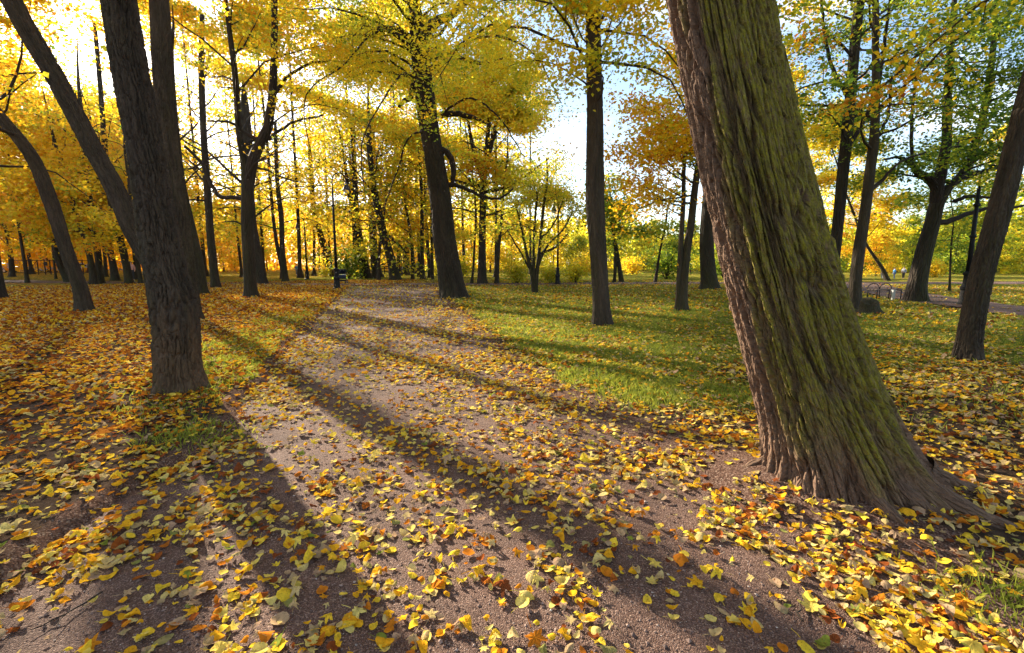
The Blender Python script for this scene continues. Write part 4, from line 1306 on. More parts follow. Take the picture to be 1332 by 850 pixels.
def tints_for(x, y, r):
    e = edged(x, y); left = x < (ledge(y) + redge(y)) / 2
    u = r.random(len(x))
    wl = sstep(2.6, 4.6, y)[:, None]
    ml = MIX_PATH[None] * (1 - wl) + MIX_LEFT[None] * wl
    wr = (sstep(2.0, 3.0, x) * (1 - sstep(7, 11, y)))[:, None]
    mr_ = MIX_LAWN[None] * (1 - wr) + MIX_RIGHT[None] * wr
    m = np.where((e < 0)[:, None], MIX_PATH[None], np.where(left[:, None], ml, mr_))
    c = np.cumsum(m, 1); c /= c[:, -1:]
    k = (u[:, None] > c).sum(1)
    return k


def place(tpls, x, y, tint, size, r, lift, flat):
    """returns list of (verts, fan, quads, tints) merged"""
    V = []; F3 = []; F4 = []; T = []; n0 = 0
    kid = r.choice(len(tpls), len(x), p=None)
    z0 = HT(x, y)
    rz = r.uniform(0, 2 * PI, len(x))
    tx = r.normal(0, flat, len(x)); ty = r.normal(0, flat, len(x))
    for k, (kd, cv, (v, f3, f4)) in enumerate(tpls):
        s = np.where(kid == k)[0]
        if len(s) == 0: continue
        sz = size[s] * (1.25 if kd == 'lobed' else 1.0)
        c, sn = np.cos(rz[s])[:, None], np.sin(rz[s])[:, None]
        lx = v[None, :, 0] * c - v[None, :, 1] * sn
        ly = v[None, :, 0] * sn + v[None, :, 1] * c
        lz = v[None, :, 2] + lx * tx[s][:, None] + ly * ty[s][:, None]
        low = np.minimum(lz.min(1), 0)[:, None] * .8
        lz = lz - low
        P = np.stack([x[s][:, None] + lx * sz[:, None], y[s][:, None] + ly * sz[:, None], z0[s][:, None] + .004 + lift[s][:, None] + lz * sz[:, None]], -1)
        m = v.shape[0]; off = n0 + np.arange(len(s))[:, None, None] * m
        V.append(P.reshape(-1, 3)); T.append(np.repeat(tint[s], m))
        F3.append((f3[None] + off).reshape(-1, 3))
        if len(f4): F4.append((f4[None] + off).reshape(-1, 4))
        n0 += len(s) * m
    return V, F3, F4, T, n0


near = scatter(.8, 6.2, 1000, 1.0, rl)
mid = scatter(6.2, 15, 420, .9, rl)
far = scatter(15, 42, 200, .33, rl, .93)
VV, FF3, FF4, TT = [], [], [], []
nv = 0


def push(res):
    global nv
    V, F3, F4, T, n0 = res
    VV.extend(V); TT.extend(T)
    FF3.extend(f + nv for f in F3); FF4.extend(f + nv for f in F4)
    nv += n0


# the largest 300 in the picture become leaves of their own
x, y = near
sz = np.exp(rl.normal(math.log(.0435), .32, len(x))).clip(.022, .088); kt = tints_for(x, y, rl)
P = np.stack([x, y, HT(x, y)], -1)
pu, pv, pf_ = project(P)
infr = (pu > 8) & (pu < W0 - 8) & (pv > 0) & (pv < H0 - 6) & (pf_ > .5)
score = np.where(infr, sz / np.maximum(pf_, .3), 0)
order = np.argsort(-score)
ind = order[:300]
rest = np.setdiff1d(np.arange(len(x)), ind)
push(place(TPL, x[rest], y[rest], np.clip(TINTS[kt[rest]] + rl.normal(0, .035, len(rest)), 0, 1), sz[rest], rl, np.abs(rl.normal(0, .008, len(rest))), .16))
x2, y2 = mid; kt2 = tints_for(x2, y2, rl)
push(place(TPLM, x2, y2, np.clip(TINTS[kt2] + rl.normal(0, .035, len(x2)), 0, 1), rl.uniform(.045, .085, len(x2)), rl, np.abs(rl.normal(0, .012, len(x2))), .25))
x3, y3 = far; kt3 = tints_for(x3, y3, rl)
TPLF = [(q[0], 0, leaf_template(q[0], rl, .9, 5, 1)) for q in TPLM[:5]]
push(place(TPLF, x3, y3, np.clip(TINTS[kt3] + rl.normal(0, .035, len(x3)), 0, 1), rl.uniform(.07, .125, len(x3)), rl, np.abs(rl.normal(0, .015, len(x3))), .3))
lm = np_mesh('fallen_leaves', np.concatenate(VV), [np.concatenate(FF3), np.concatenate(FF4)], {'tint': ('FLOAT', np.concatenate(TT))})
tag(link('fallen_leaves', lm, M_LIT), 'carpet of fallen leaves over path and lawn', kind='stuff')

LCACHE = {}


def where(px, py, e):
    col = 'far left' if px < 266 else 'left' if px < 533 else 'middle' if px < 799 else 'right' if px < 1066 else 'far right'
    row = 'near the bottom edge' if py > 775 else 'a little above the bottom edge' if py > 700 else 'higher up the gravel'
    if px > 1000 and 640 < py < 730: return 'by the foot of the big leaning tree'
    if px < 330 and py < 700: return 'near the left soil edge of the path'
    return f'{row}, {col} of the photo'


SH = {'heart': 'heart-shaped', 'oval': 'oval', 'pointed': 'pointed', 'lobed': 'lobed'}
for q in ind:
    k = int(rl.integers(len(TPL))); kd, cv, (v, f3, f4) = TPL[k]
    key = (k, int(kt[q]))
    if key not in LCACHE:
        t_ = np.clip(TINTS[kt[q]] + rl.normal(0, .02) + (np.hypot(v[:, 0], v[:, 1]) - .3) * rl.normal(0, .09), 0, 1)
        me = np_mesh('fallen_leaf', v, [f3, f4], {'tint': ('FLOAT', t_)}); me.materials.append(M_LIT)
        LCACHE[key] = me
    o = link('fallen_leaf', LCACHE[key])
    s_ = float(sz[q]) * (1.25 if kd == 'lobed' else 1)
    o.location = (float(x[q]), float(y[q]), float(P[q, 2]) + .004 + abs(rl.normal(0, .006)))
    o.rotation_euler = (rl.normal(0, .15), rl.normal(0, .15), rl.uniform(0, 6.28)); o.scale = (s_,) * 3
    tag(o, f"{'curled' if cv > .35 else 'flat'} {TNAME[kt[q]]} {SH[kd]} leaf {where(pu[q], pv[q], 0)}", 'leaf', 'fallen leaves lying near the viewer')

# ------------------------------------------------------------------ loose grit on the path
rp = np.random.default_rng(17)
n = 60000
rad = np.exp(rp.uniform(math.log(1.2), math.log(9), n)); a = rp.uniform(-.95, .95, n)
x = rad * np.sin(a); y = rad * np.cos(a)
kp = (edged(x, y) < rp.uniform(-.2, .5, n)) & (fbm(x * 1.9, y * 1.9, 88, 3) + rp.normal(0, .12, n) > .47)
x, y = x[kp], y[kp]; n = len(x)
sz_ = np.exp(rp.normal(math.log(.0030), .45, n)).clip(.002, .013)
OCT = np.array([(1, 0, 0), (-1, 0, 0), (0, 1, 0), (0, -1, 0), (0, 0, .7), (0, 0, -.7)])
v = (OCT[None] * rp.uniform(.6, 1.3, (n, 6, 1))) * sz_[:, None, None]
ca, sa = np.cos(rp.uniform(0, 6.28, n))[:, None], np.sin(rp.uniform(0, 6.28, n))[:, None]
v = np.stack([v[..., 0] * ca - v[..., 1] * sa, v[..., 0] * sa + v[..., 1] * ca, v[..., 2]], -1) + np.stack([x, y, HT(x, y) + sz_ * .35], -1)[:, None, :]
q = np.arange(n)[:, None] * 6
f = np.concatenate([q + np.array(t_) for t_ in ((0, 2, 4), (2, 1, 4), (1, 3, 4), (3, 0, 4), (2, 0, 5), (1, 2, 5), (3, 1, 5), (0, 3, 5))])
m, nt, out = newmat('grit')
geo = N(nt, 'ShaderNodeNewGeometry')
rr_ = ramp(nt, [(0, (.07, .042, .034)), (.5, (.17, .105, .08)), (.9, (.28, .19, .15)), (1, (.42, .36, .31))])
nt.links.new(geo.outputs['Random Per Island'], rr_.inputs[0])
p = N(nt, 'ShaderNodeBsdfPrincipled', i_Roughness=.85); nt.links.new(rr_.outputs[0], p.inputs['Base Color']); nt.links.new(p.outputs[0], out.inputs[0])
tag(link('gravel', np_mesh('gravel', v.reshape(-1, 3), f, smooth=False), m), 'loose grit scattered over the path', kind='stuff')

# ------------------------------------------------------------------ fallen twigs
rt = np.random.default_rng(23)
for px, py, ln_, lab in [(90, 798, .30, 'thin pale twig lying among leaves in the lower left corner'), (350, 655, .22, 'short twig lying on the gravel below the scarred tree'), (560, 740, .26, 'bent twig on the bare gravel in the middle of the path'),
                        (880, 560, .34, 'dark twig lying on the gravel left of the big leaning tree'), (770, 640, .20, 'small forked twig on the shaded gravel'), (1040, 790, .28, 'twig among yellow leaves in front of the big leaning tree'),
                        (480, 520, .4, 'long thin twig across the sunlit part of the path'), (1240, 640, .36, 'dry twig in the leaf litter right of the big leaning tree'), (200, 700, .25, 'short dark twig by the left soil edge of the path')]:
    p_ = onground(px, py); g = Geo(); a = rt.uniform(0, 6.28)
    t_ = np.linspace(-.5, .5, 8)
    ln2 = ln_ * (.6 + .12 * p_[1])
    q_ = np.stack([p_[0] + t_ * ln2 * math.cos(a), p_[1] + t_ * ln2 * math.sin(a), np.zeros(8)], -1) + rt.normal(0, .012, (8, 3)) * ln2 / .3
    q_[:, 2] = HT(q_[:, 0], q_[:, 1]) + .010 + .012 * np.abs(np.sin(t_ * 7 + a))
    g.tube(q_, np.linspace(.005, .002, 8), 6)
    e_ = q_[4] + np.array([math.cos(a + .7), math.sin(a + .7), 0]) * ln2 * .3; e_[2] = HT(e_[0], e_[1]) + .02
    g.tube(np.array([q_[4], (q_[4] + e_) / 2 + [0, 0, .008], e_]), [.003, .0022, .0014], 5)
    tag(link('twig', g.mesh('twig'), M_BARK), lab, 'twig')

# ------------------------------------------------------------------ grass blades
def blade_material():
    m, nt, out = newmat('grass_blade')
    geo = N(nt, 'ShaderNodeNewGeometry')
    n1 = N(nt, 'ShaderNodeTexNoise', i_Scale=9.0, i_Detail=6.0, i_Roughness=.75)
    nt.links.new(geo.outputs['Position'], n1.inputs['Vector'])
    r_ = ramp(nt, [(.3, (.06, .085, .012)), (.5, (.22, .25, .026)), (.72, (.48, .45, .06))])
    nt.links.new(n1.outputs[0], r_.inputs[0])
    p = N(nt, 'ShaderNodeBsdfPrincipled', i_Roughness=.6); p.inputs['Specular IOR Level'].default_value = .25
    t = N(nt, 'ShaderNodeBsdfTranslucent')
    nt.links.new(r_.outputs[0], p.inputs['Base Color']); nt.links.new(r_.outputs[0], t.inputs['Color'])
    mx = N(nt, 'ShaderNodeMixShader', i_0=.5)
    nt.links.new(p.outputs[0], mx.inputs[1]); nt.links.new(t.outputs[0], mx.inputs[2]); nt.links.new(mx.outputs[0], out.inputs[0])
    return m


rg = np.random.default_rng(99)
n = 700000
rad = np.exp(rg.uniform(math.log(2.2), math.log(45), n)); a = rg.uniform(-.98, .98, n)
x = rad * np.sin(a); y = rad * np.cos(a)
tuft = sstep(.38, .6, fbm(x * 2.4, y * 2.4, 70, 3))
extra_t = np.exp(-((x - 2.25) ** 2 + (y - 1.95) ** 2) / .03) * .35 + np.exp(-((x + 2.75) ** 2 + (y - 3.9) ** 2) / .06) * .6
gm_ = np.maximum(grassmask(x, y) * (.2 + .8 * tuft), extra_t)
kp = rg.random(n) < gm_ * .95
for bx, by, br in BASES: kp &= np.hypot(x - bx, y - by) > br
x, y, rad = x[kp], y[kp], rad[kp]; n = len(x)
z = HT(x, y)
hh = rg.uniform(.025, .075, n) * (1 + rad * .012); ww = .0022 + rad * .00045
az = rg.uniform(0, 2 * PI, n); ln = rg.normal(0, .45, (n, 2)) * hh[:, None]
b = np.stack([np.cos(az) * ww, np.sin(az) * ww, np.zeros(n)], -1)
p0 = np.stack([x, y, z - .005], -1)
v = np.stack([p0 - b, p0 + b, p0 + np.stack([ln[:, 0] * .4, ln[:, 1] * .4, hh * .6], -1) + b * .7, p0 + np.stack([ln[:, 0], ln[:, 1], hh], -1)], 1)
q = np.arange(n)[:, None] * 4
gme = np_mesh('grass', v.reshape(-1, 3), np.concatenate([q + np.array([0, 1, 2]), q + np.array([0, 2, 3])]), smooth=False)
tag(link('grass', gme, blade_material()), 'short green grass of the lawn', kind='stuff')

# ------------------------------------------------------------------ street furniture
def lamp(px, d, height, side, label, arm=.55):
    x = (px - 666) / F0 * d
    o = empty('street_lamp', (x, d, float(HT(x, d)) - .02)); tag(o, label, 'street lamp', 'iron park lamps')
    s = height
    bm = bmesh.new(); bm_lathe(bm, [(.22, 0), (.22, .10), (.17, .14), (.15, .55), (.17, .60), (.17, .68), (.12, .74), (.11, 1.05), (.14, 1.09), (.14, 1.15), (.085, 1.2)], 16)
    bm_obj('base', bm, M_IRON, o, smooth=False)
    bm = bmesh.new(); bm_lathe(bm, [(.08, 1.18), (.065, s * .5), (.05, s - .75)], 14); bm_obj('pole', bm, M_IRON, o, True)
    for z in (s * .5, s * .72):
        bm = bmesh.new(); bm_lathe(bm, [(.07, z - .05), (.10, z - .02), (.10, z + .03), (.06, z + .07)], 14); bm_obj('collar', bm, M_IRON, o, True)
    pts = [(0, 0, s - .78)]
    for k in range(13):
        t = k / 12 * PI
        pts.append((side * arm / 2 * (1 - math.cos(t)), 0, s - .45 + .42 * math.sin(t)))
    pts.append((side * arm, 0, s - .55))
    bm = bmesh.new(); bm_tube(bm, pts, .03, 10); bm_obj('arm', bm, M_IRON, o, True)
    bm = bmesh.new(); bm_lathe(bm, [(.04, s - .50), (.07, s - .58), (.10, s - .66), (.13, s - .78), (.20, s - .92), (.21, s - .95), (.19, s - .95)], 18, (side * arm, 0, 0))
    sh = bm_obj('lamp_shade', bm, M_GREY, o, True)
    bm = bmesh.new(); bm_lathe(bm, [(.15, s - .94), (.14, s - 1.0), (.08, s - 1.06), (.01, s - 1.08)], 16, (side * arm, 0, 0)); bm_obj('lamp_glass', bm, M_PALE, sh, True)


lamp(439, 26.5, 6.3, 1, 'black iron lamp with a dark shade at the left edge of the path end', .75)
lamp(725, 33, 5.9, -1, 'black iron lamp behind the many-stemmed sapling on the lawn', .3)
lamp(1256, 16.5, 4.75, 1, 'tall curved lamp beside the leaning trunk at the right edge', .75)
lamp(401, 42, 5.4, -1, 'far iron lamp left of the path beyond the crossing path', .6)

# bench with two hoops
bx, by = (1150 - 666) / F0 * 19.4, 19.4
o = empty('bench', (bx, by, float(HT(bx, by))), .12); tag(o, 'low park bench with two arched iron hoops behind its seat beside the crooked tree', 'bench')
for yo in (-.16, 0, .16):
    bm = bmesh.new(); bm_box(bm, (0, yo, .40), (1.15, .12, .035)); bm_obj('seat_plank', bm, M_WOOD, o, bevel=.006)
for xo in (-.28, .28):
    bm = bmesh.new(); bm_tube(bm, [(xo + .27 * math.cos(t), .24, .40 + .24 * math.sin(t)) for t in np.linspace(0, PI, 15)], .016, 8); bm_obj('back_hoop', bm, M_IRON, o, True)
for xo in (-.54, 0, .54):
    bm = bmesh.new(); bm_tube(bm, [(xo, -.22, 0), (xo, -.22, .37), (xo, .22, .37), (xo, .22, 0)], .02, 8); bm_obj('leg', bm, M_IRON, o, True)
ex = (1162 - 666) / F0 * 19.0
o = empty('post', (ex, 19.0, float(HT(ex, 19.0)))); tag(o, 'short pale post at the right end of the bench', 'post')
bm = bmesh.new(); bm_box(bm, (0, 0, .17), (.09, .09, .40)); bm_obj('shaft', bm, M_PALE, o, bevel=.01)
bm = bmesh.new(); bm_box(bm, (0, 0, .385), (.12, .12, .03)); bm_obj('cap', bm, M_PALE, o, bevel=.008)

# stump with a broken edge and side roots
r = np.random.default_rng(6)
g = Geo(); n = 60
z = np.concatenate([np.linspace(-.05, .34, 16), [.345, .345]])
th = np.arange(n) * 2 * PI / n
ang = np.exp(-(((th - 3.0 + PI) % (2 * PI) - PI) / .5) ** 2) + .6 * np.exp(-(((th - 5.4 + PI) % (2 * PI) - PI) / .4) ** 2) + .5 * np.exp(-(((th - .8 + PI) % (2 * PI) - PI) / .4) ** 2)
rr = .19 + .22 * np.exp(-np.maximum(z, 0) / .11)[:, None] * (.4 + ang[None]) + .05 * fbm(np.broadcast_to(th / (2 * PI) * 12, (18, n)), np.repeat((z * 3)[:, None], n, 1), 8, 3, 12)
rr[16] *= .8; rr[17] *= .02
top = .10 * np.cos(th - 1.2)[None] * (np.maximum(z, 0) / .34)[:, None] + .05 * (fbm(np.broadcast_to(th / (2 * PI) * 14, (18, n)), np.zeros((18, n)), 3, 2, 14) - .5) * (np.maximum(z, 0) / .34)[:, None]
v = np.stack([rr * np.cos(th), rr * np.sin(th), z[:, None] + top * (z[:, None] > .05)], -1)
i = np.arange(17)[:, None] * n; j = np.arange(n)[None]
f = np.stack([i + j, i + (j + 1) % n, i + n + (j + 1) % n, i + n + j], -1).reshape(-1, 4)
g.add(v.reshape(-1, 3), f, v.reshape(-1, 3), np.full(v.size // 3, .6))
sx, sy = (1133 - 666) / F0 * 14.0, 14.0
o = link('tree_stump', g.mesh('tree_stump'), M_BARK, loc=(sx, sy, float(HT(sx, sy)))); tag(o, 'dark mossy tree stump in the grass right of the big leaning tree', 'stump')

# baby stroller behind the lamp
sx, sy = (446 - 666) / F0 * 33, 33.0
o = empty('stroller', (sx, sy, .06), .5); tag(o, 'dark baby stroller with rounded hood right behind the iron lamp', 'stroller')
bm = bmesh.new()
prof = []
for k in range(10):
    t = k / 9 * PI * .62
    prof.append((.36 * math.cos(t), .36 * math.sin(t)))
rings = [[bm.verts.new((xx, a_, .66 + b_)) for a_, b_ in prof] for xx in (-.24, -.22, 0, .22, .24)]
for r0, r1 in zip(rings, rings[1:]):
    for k in range(9): bm.faces.new((r0[k], r0[k + 1], r1[k + 1], r1[k]))
for rg_ in (rings[0], rings[-1]):
    c_ = bm.verts.new((rg_[0].co.x, 0, .66))
    for k in range(9): bm.faces.new((rg_[k], rg_[k + 1], c_))
bm_obj('hood', bm, M_CLOTHNAVY, o)
bm = bmesh.new(); bm_box(bm, (0, -.02, .50), (.46, .74, .26)); bm_obj('carrycot', bm, M_CLOTHNAVY, o, bevel=.08)
bm = bmesh.new(); bm_box(bm, (0, -.02, .635), (.47, .5, .03)); bm_obj('trim', bm, M_PALE, o, bevel=.008)
for sx_ in (-1, 1):
    bm = bmesh.new(); bm_tube(bm, [(sx_ * .24, .36, .14), (sx_ * .24, -.34, .62), (sx_ * .24, -.58, .98)], .014, 8); bm_obj('frame_tube', bm, M_GREY, o, True)
    bm = bmesh.new(); bm_tube(bm, [(sx_ * .24, -.34, .14), (sx_ * .24, .10, .42)], .014, 8); bm_obj('frame_tube', bm, M_GREY, o, True)
    for yy in (-.34, .36):
        bm = bmesh.new(); bm_tube(bm, [(sx_ * .27, yy + .12 * math.cos(t), .15 + .12 * math.sin(t)) for t in np.linspace(0, 2 * PI, 21)], .022, 8, cap=False); w_ = bm_obj('wheel', bm, M_RUBBER, o, True)
        bm = bmesh.new(); bm_tube(bm, [(sx_ * .25, yy, .15), (sx_ * .29, yy, .15)], .05, 10); bm_obj('hub', bm, M_PALE, w_, True)
bm = bmesh.new(); bm_tube(bm, [(-.24, -.58, .98), (.24, -.58, .98)], .018, 8); bm_obj('handle', bm, M_RUBBER, o, True)
bm = bmesh.new(); bm_box(bm, (0, .02, .24), (.40, .5, .10)); bm_obj('basket', bm, M_RUBBER, o, bevel=.03)


# people, far away
def person(loc, h, rz, shirt, trousers, label, stride=.12, lean=0):
    s = h / 1.75
    o = empty('person', loc, rz); tag(o, label, 'person')
    J = {'pelvis': (0, 0, .95), 'waist': (0, .01 + lean * .3, 1.10), 'chest': (0, .02 + lean, 1.32), 'neck': (0, lean, 1.50), 'head': (0, -.02 + lean, 1.63), 'crown': (0, -.01 + lean, 1.73)}
    E = [('pelvis', 'waist'), ('waist', 'chest'), ('chest', 'neck'), ('neck', 'head'), ('head', 'crown')]
    Rr = {'pelvis': .15, 'waist': .135, 'chest': .155, 'neck': .055, 'head': .095, 'crown': .07}
    for q, sd in (('l', -1), ('r', 1)):
        st = stride * sd
        J.update({'sh' + q: (sd * .18, lean, 1.42), 'el' + q: (sd * .24, .06 * sd + lean, 1.15), 'wr' + q: (sd * .23, -.10 * sd + lean, .92), 'ha' + q: (sd * .22, -.13 * sd + lean, .83),
                  'hi' + q: (sd * .09, 0, .90), 'kn' + q: (sd * .10, -st * .6 - .02, .50), 'an' + q: (sd * .10, -st, .09), 'to' + q: (sd * .11, -st - .16, .035)})
        Rr.update({'sh' + q: .075, 'el' + q: .05, 'wr' + q: .036, 'ha' + q: .04, 'hi' + q: .10, 'kn' + q: .065, 'an' + q: .045, 'to' + q: .035})
        E += [('chest', 'sh' + q), ('sh' + q, 'el' + q), ('el' + q, 'wr' + q), ('wr' + q, 'ha' + q), ('pelvis', 'hi' + q), ('hi' + q, 'kn' + q), ('kn' + q, 'an' + q), ('an' + q, 'to' + q)]
    def skinned(name, keys, mat, grow_=0.0, sub=2):
        ks = [k for k in J if k in keys]
        me = bpy.data.meshes.new(name)
        me.from_pydata([tuple(np.array(J[k]) * s) for k in ks], [(ks.index(a_), ks.index(b_)) for a_, b_ in E if a_ in ks and b_ in ks], [])
        ob = link(name, me, mat, o)
        md = ob.modifiers.new('skin', 'SKIN'); sv = me.skin_vertices[0].data
        for k_, v_ in zip(ks, sv):
            v_.radius = ((Rr[k_] + grow_) * s,) * 2
        sv[0].use_root = True
        md.use_smooth_shade = True
        sb = ob.modifiers.new('sub', 'SUBSURF'); sb.levels = sub; sb.render_levels = sub
        return ob
    skinned('body', list(J), M_SKIN)
    skinned('jacket', ['pelvis', 'waist', 'chest', 'shl', 'shr', 'ell', 'elr', 'wrl', 'wrr'], shirt, .022)
    skinned('trousers', ['pelvis', 'hil', 'hir', 'knl', 'knr', 'anl', 'anr'], trousers, .016)
    bm = bmesh.new(); bmesh.ops.create_uvsphere(bm, u_segments=14, v_segments=10, radius=.115 * s)
    bmesh.ops.transform(bm, matrix=Matrix.Translation((0, (.03 + lean) * s, 1.68 * s)), verts=bm.verts)
    bm_obj('hair', bm, M_HAIR, o, True)


cl = lambda n_, c_: simple(n_, c_, .85)
M_PINK, M_BLUE, M_YEL, M_GRY, M_DARK, M_JEAN = cl('pink_cloth', (.62, .34, .30)), cl('blue_cloth', (.05, .20, .42)), cl('yellow_cloth', (.65, .62, .05)), cl('grey_cloth', (.35, .36, .40)), cl('dark_cloth', (.03, .03, .04)), cl('denim', (.10, .15, .28))
person(((174.5 - 666) / F0 * 40, 40, .05), 1.55, .6, M_PINK, M_DARK, 'walker in a pink coat half hidden by a trunk of the left wood')
person(((1145 - 666) / F0 * 44, 44, .03), 1.0, 2.2, M_YEL, M_GRY, 'small child in a yellow top far beyond the bench', .05, .12)
person(((1160.5 - 666) / F0 * 44, 44, .03), 1.05, 1.2, M_BLUE, M_JEAN, 'small child in a blue jacket far beyond the bench', .06)
person(((1172.5 - 666) / F0 * 44.5, 44.5, .03), 1.1, -1.0, M_GRY, M_DARK, 'small child in a grey top beside the crooked trunk, far beyond the bench', .1)
person(((388 - 666) / F0 * 58, 58, .05), 1.25, .3, M_BLUE, M_JEAN, 'tiny figure in blue on the far path left of the iron lamp', .1)

# cars beyond the left wood
def car_obj(px, d, col, label, rz):
    x = (px - 666) / F0 * d
    o = empty('parked_car', (x, d, .05), rz); tag(o, label, 'car', 'cars parked beyond the left wood')
    bm = bmesh.new()
    sec = [(-2.1, .35, .72, .72), (-2.0, .3, .80, .80), (-1.25, .28, .92, .85), (-.75, .28, 1.40, .70), (.1, .28, 1.46, .70), (.85, .28, 1.40, .70), (1.5, .28, .95, .85), (2.05, .3, .88, .80), (2.15, .38, .75, .72)]
    rings = []
    for xx, z0, z1, w in sec:
        mid_ = min(z1, .85)
        rings.append([bm.verts.new(c_) for c_ in ((xx, -.82, z0), (xx, -.86, mid_ * .8), (xx, -.84, mid_), (xx, -w, z1), (xx, w, z1), (xx, .84, mid_), (xx, .86, mid_ * .8), (xx, .82, z0))])
    for r0, r1 in zip(rings, rings[1:]):
        for k in range(8): bm.faces.new((r0[k], r0[(k + 1) % 8], r1[(k + 1) % 8], r1[k]))
    bm.faces.new(rings[0]); bm.faces.new(rings[-1][::-1])
    bm_obj('body', bm, simple('car_paint', col, .25, spec=.6), o, bevel=.04)
    for sd in (-1, 1):
        bm = bmesh.new()
        vs = [bm.verts.new((xx, sd * yy, zz)) for xx, yy, zz in ((-1.1, .865, .90), (-.72, .765, 1.30), (.82, .765, 1.30), (1.3, .865, .92))]
        bm.faces.new(vs); rr_ = bmesh.ops.extrude_face_region(bm, geom=bm.faces[:])
        bmesh.ops.translate(bm, vec=(0, sd * .01, 0), verts=[e_ for e_ in rr_['geom'] if isinstance(e_, bmesh.types.BMVert)])
        bm_obj('window', bm, M_GLASS, o)
        for xx in (-1.3, 1.35):
            bm = bmesh.new(); bm_tube(bm, [(xx, sd * .70, .31), (xx, sd * .89, .31)], .31, 18); w_ = bm_obj('wheel', bm, M_RUBBER, o)
            bm = bmesh.new(); bm_tube(bm, [(xx, sd * .885, .31), (xx, sd * .90, .31)], .19, 14); bm_obj('rim', bm, M_PALE, w_)


car_obj(4, 72, (.32, .36, .44), 'grey blue car at the left edge of the photo behind the forked trunk', .1)
car_obj(80, 74, (.55, .60, .70), 'pale car between the fence gate and the bare leaning trunk', -.05)
car_obj(113, 76, (.45, .52, .66), 'light blue car right of the bare leaning trunk', .05)

# fence with gate posts
o = empty('metal_fence', ((60 - 666) / F0 * 60, 60, .05)); tag(o, 'dark metal fence with gate posts and wire mesh at the edge of the left wood', 'fence')
ox = (60 - 666) / F0 * 60
for px in (18, 40, 54, 63, 70, 92, 112):
    x_ = (px - 666) / F0 * 60 - ox
    bm = bmesh.new(); bm_tube(bm, [(x_, 0, 0), (x_, 0, 1.85)], .06, 8); bm_obj('fence_post', bm, M_IRON, o)
x0_, x1_ = (14 - 666) / F0 * 60 - ox, (118 - 666) / F0 * 60 - ox
for z_ in (.25, 1.75):
    bm = bmesh.new(); bm_tube(bm, [(x0_, .03, z_), (x1_, .03, z_)], .035, 6); bm_obj('rail', bm, M_IRON, o)
bm = bmesh.new()
for k in range(int((x1_ - x0_) / .22)):
    bm_tube(bm, [(x0_ + k * .22, .05, .25), (x0_ + k * .22, .05, 1.75)], .008, 4, cap=False)
bm_obj('mesh_wire', bm, M_IRON, o)
ga, gb = (40 - 666) / F0 * 60 - ox, (54 - 666) / F0 * 60 - ox
bm = bmesh.new(); bm_tube(bm, [(ga, -.03, .3), (gb, -.03, 1.7)], .03, 6); bm_obj('gate_brace', bm, M_IRON, o)
px_ = (65.5 - 666) / F0 * 60 - ox
bm = bmesh.new(); bm_box(bm, (px_, -.12, 1.35), (.42, .06, .46)); bm_obj('notice_board', bm, M_IRON, o)

# low buildings behind the wood
M_WALL = simple('blue_grey_render', (.16, .22, .30), .9, scale=3)
M_ROOF = simple('slate_roof', (.06, .07, .09), .8, scale=4)


def building(name, px, d, w, h, dp, label, rz=0):
    x = (px - 666) / F0 * d
    o = empty(name, (x, d, 0), rz); tag(o, label, 'building')
    bm = bmesh.new(); bm_box(bm, (0, dp / 2, h / 2), (w, dp, h)); bm_obj('wall', bm, M_WALL, o)
    bm = bmesh.new()
    a_ = [bm.verts.new(c_) for c_ in ((-w / 2 - .4, -.4, h + .003), (w / 2 + .4, -.4, h + .003), (w / 2 + .4, dp + .4, h + .003), (-w / 2 - .4, dp + .4, h + .003), (-w / 2 + 2, dp / 2, h + 1.8), (w / 2 - 2, dp / 2, h + 1.8))]
    for q_ in ((0, 1, 5, 4), (1, 2, 5), (2, 3, 4, 5), (3, 0, 4), (0, 3, 2, 1)): bm.faces.new([a_[k] for k in q_])
    bm_obj('roof', bm, M_ROOF, o)
    nw = max(2, int(w / 3.2))
    for k in range(nw):
        xx = -w / 2 + (k + .5) * w / nw
        for zz in ([1.6, 4.4] if h > 5 else [1.5]):
            bm = bmesh.new(); bm_box(bm, (xx, -.02, zz), (1.2, .06, 1.5)); w_ = bm_obj('window', bm, M_GLASS, o)
            bm = bmesh.new(); bm_box(bm, (xx, -.06, zz - .82), (1.4, .14, .1)); bm_obj('sill', bm, M_PALE, w_)


building('long_building', 60, 96, 30, 6, 9, 'blue grey building glimpsed behind the fence of the left wood', .05)
building('low_building', 535, 108, 16, 3.4, 6, 'low blue grey building glimpsed between trunks at the end of the path', -.05)
o = empty('low_fence', ((480 - 666) / F0 * 64, 64, .03)); tag(o, 'low dark rail fence across the far end of the path behind the leaning trunks', 'fence')
for k in range(14):
    bm = bmesh.new(); bm_box(bm, (-5 + k * 1.2, 0, .5), (.09, .09, 1.0)); bm_obj('fence_post', bm, M_IRON, o)
for z_ in (.40, .68, .95):
    bm = bmesh.new(); bm_box(bm, (2.8, -.06, z_), (16.2, .03, .16)); bm_obj('rail', bm, M_IRON, o)

# ------------------------------------------------------------------ the hazy autumn air
bm = bmesh.new(); bm_box(bm, (0, 75, 17), (420, 210, 40))
m, nt, out = newmat('haze')
vol = N(nt, 'ShaderNodeVolumePrincipled'); vol.inputs['Color'].default_value = (.95, .93, .88, 1); vol.inputs['Density'].default_value = .00006; vol.inputs['Anisotropy'].default_value = .55
nt.links.new(vol.outputs[0], out.inputs['Volume'])
tag(bm_obj('haze', bm, m), 'thin haze in the sunlit autumn air', kind='stuff')

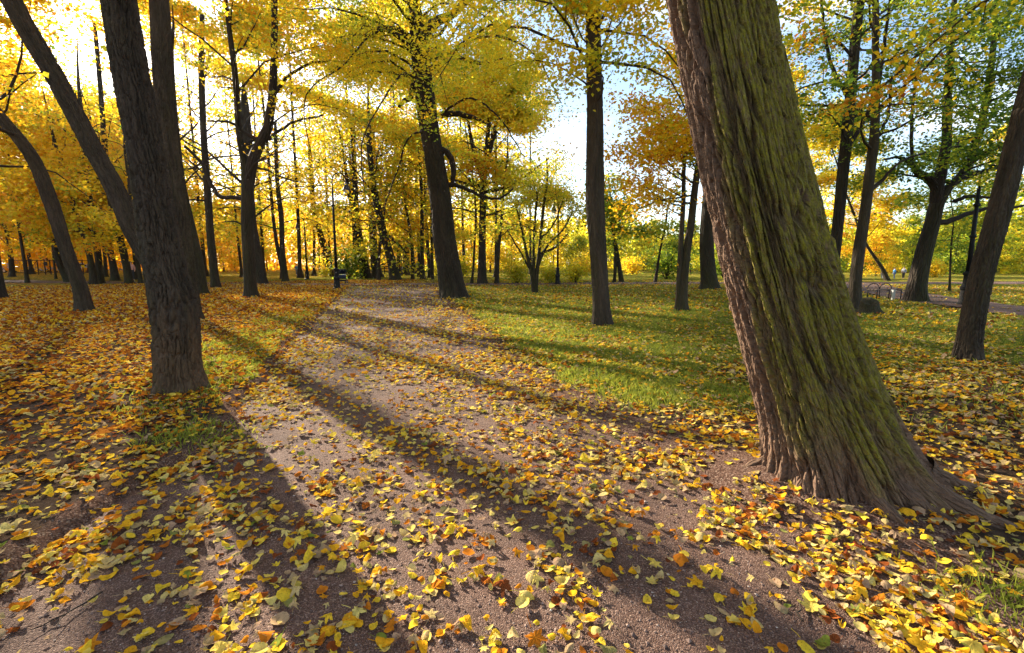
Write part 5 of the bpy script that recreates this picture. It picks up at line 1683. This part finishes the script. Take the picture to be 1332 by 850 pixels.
# ------------------------------------------------------------------ light, sky, camera
w = bpy.data.worlds.new('World'); bpy.context.scene.world = w; w.use_nodes = True
nt = w.node_tree; nt.nodes.clear()
out = nt.nodes.new('ShaderNodeOutputWorld')
sky = N(nt, 'ShaderNodeTexSky', sky_type='NISHITA', sun_disc=False)
sky.sun_elevation = SUN_EL; sky.sun_rotation = SUN_AZ; sky.air_density = 1.0; sky.dust_density = .7; sky.ozone_density = 1.5
tc = N(nt, 'ShaderNodeTexCoord')
mp = N(nt, 'ShaderNodeMapping'); mp.inputs['Scale'].default_value = (2.2, 2.2, 5.0)
nt.links.new(tc.outputs['Generated'], mp.inputs[0])
cn = N(nt, 'ShaderNodeTexNoise', i_Scale=1.3, i_Detail=7.0, i_Roughness=.6)
nt.links.new(mp.outputs[0], cn.inputs['Vector'])
cm = N(nt, 'ShaderNodeMapRange'); cm.inputs[1].default_value = .48; cm.inputs[2].default_value = .70; cm.inputs[4].default_value = .8
nt.links.new(cn.outputs[0], cm.inputs[0])
mx = N(nt, 'ShaderNodeMix', data_type='RGBA'); mx.inputs[7].default_value = (7.5, 7.6, 7.8, 1)
nt.links.new(cm.outputs[0], mx.inputs[0]); nt.links.new(sky.outputs[0], mx.inputs[6])
bg = N(nt, 'ShaderNodeBackground', i_Strength=.085)
nt.links.new(mx.outputs[2], bg.inputs[0]); nt.links.new(bg.outputs[0], out.inputs[0])

sl = bpy.data.lights.new('sun', 'SUN'); sl.energy = 5.0; sl.angle = math.radians(.6); sl.color = (1.0, .87, .68)
so = bpy.data.objects.new('sun', sl); C.objects.link(so)
so.rotation_euler = Vector(-SUND).to_track_quat('-Z', 'Y').to_euler(); so.location = (-20, 20, 20)

cam = bpy.data.cameras.new('camera'); co = bpy.data.objects.new('camera', cam); C.objects.link(co)
cam.sensor_width = 36; cam.lens = 36 * F0 / W0; cam.clip_start = .05; cam.clip_end = 2000
co.location = (0, 0, CAMZ); co.rotation_euler = (PI / 2 - PITCH, 0, 0)
sc = bpy.context.scene; sc.camera = co
sc.view_settings.view_transform = 'Standard'; sc.view_settings.look = 'None'; sc.view_settings.gamma = 1; sc.view_settings.use_curve_mapping = False
sc.view_settings.exposure = 1.95
sc.render.engine = 'CYCLES'
cy = sc.cycles
cy.max_bounces = 8; cy.diffuse_bounces = 5; cy.glossy_bounces = 1; cy.transmission_bounces = 5; cy.transparent_max_bounces = 2
cy.caustics_reflective = False; cy.caustics_refractive = False
cy.sample_clamp_indirect = 4
cy.volume_bounces = 0
cy.use_denoising = True
try: cy.denoiser = 'OPENIMAGEDENOISE'; cy.denoising_input_passes = 'RGB_ALBEDO_NORMAL'
except Exception: pass
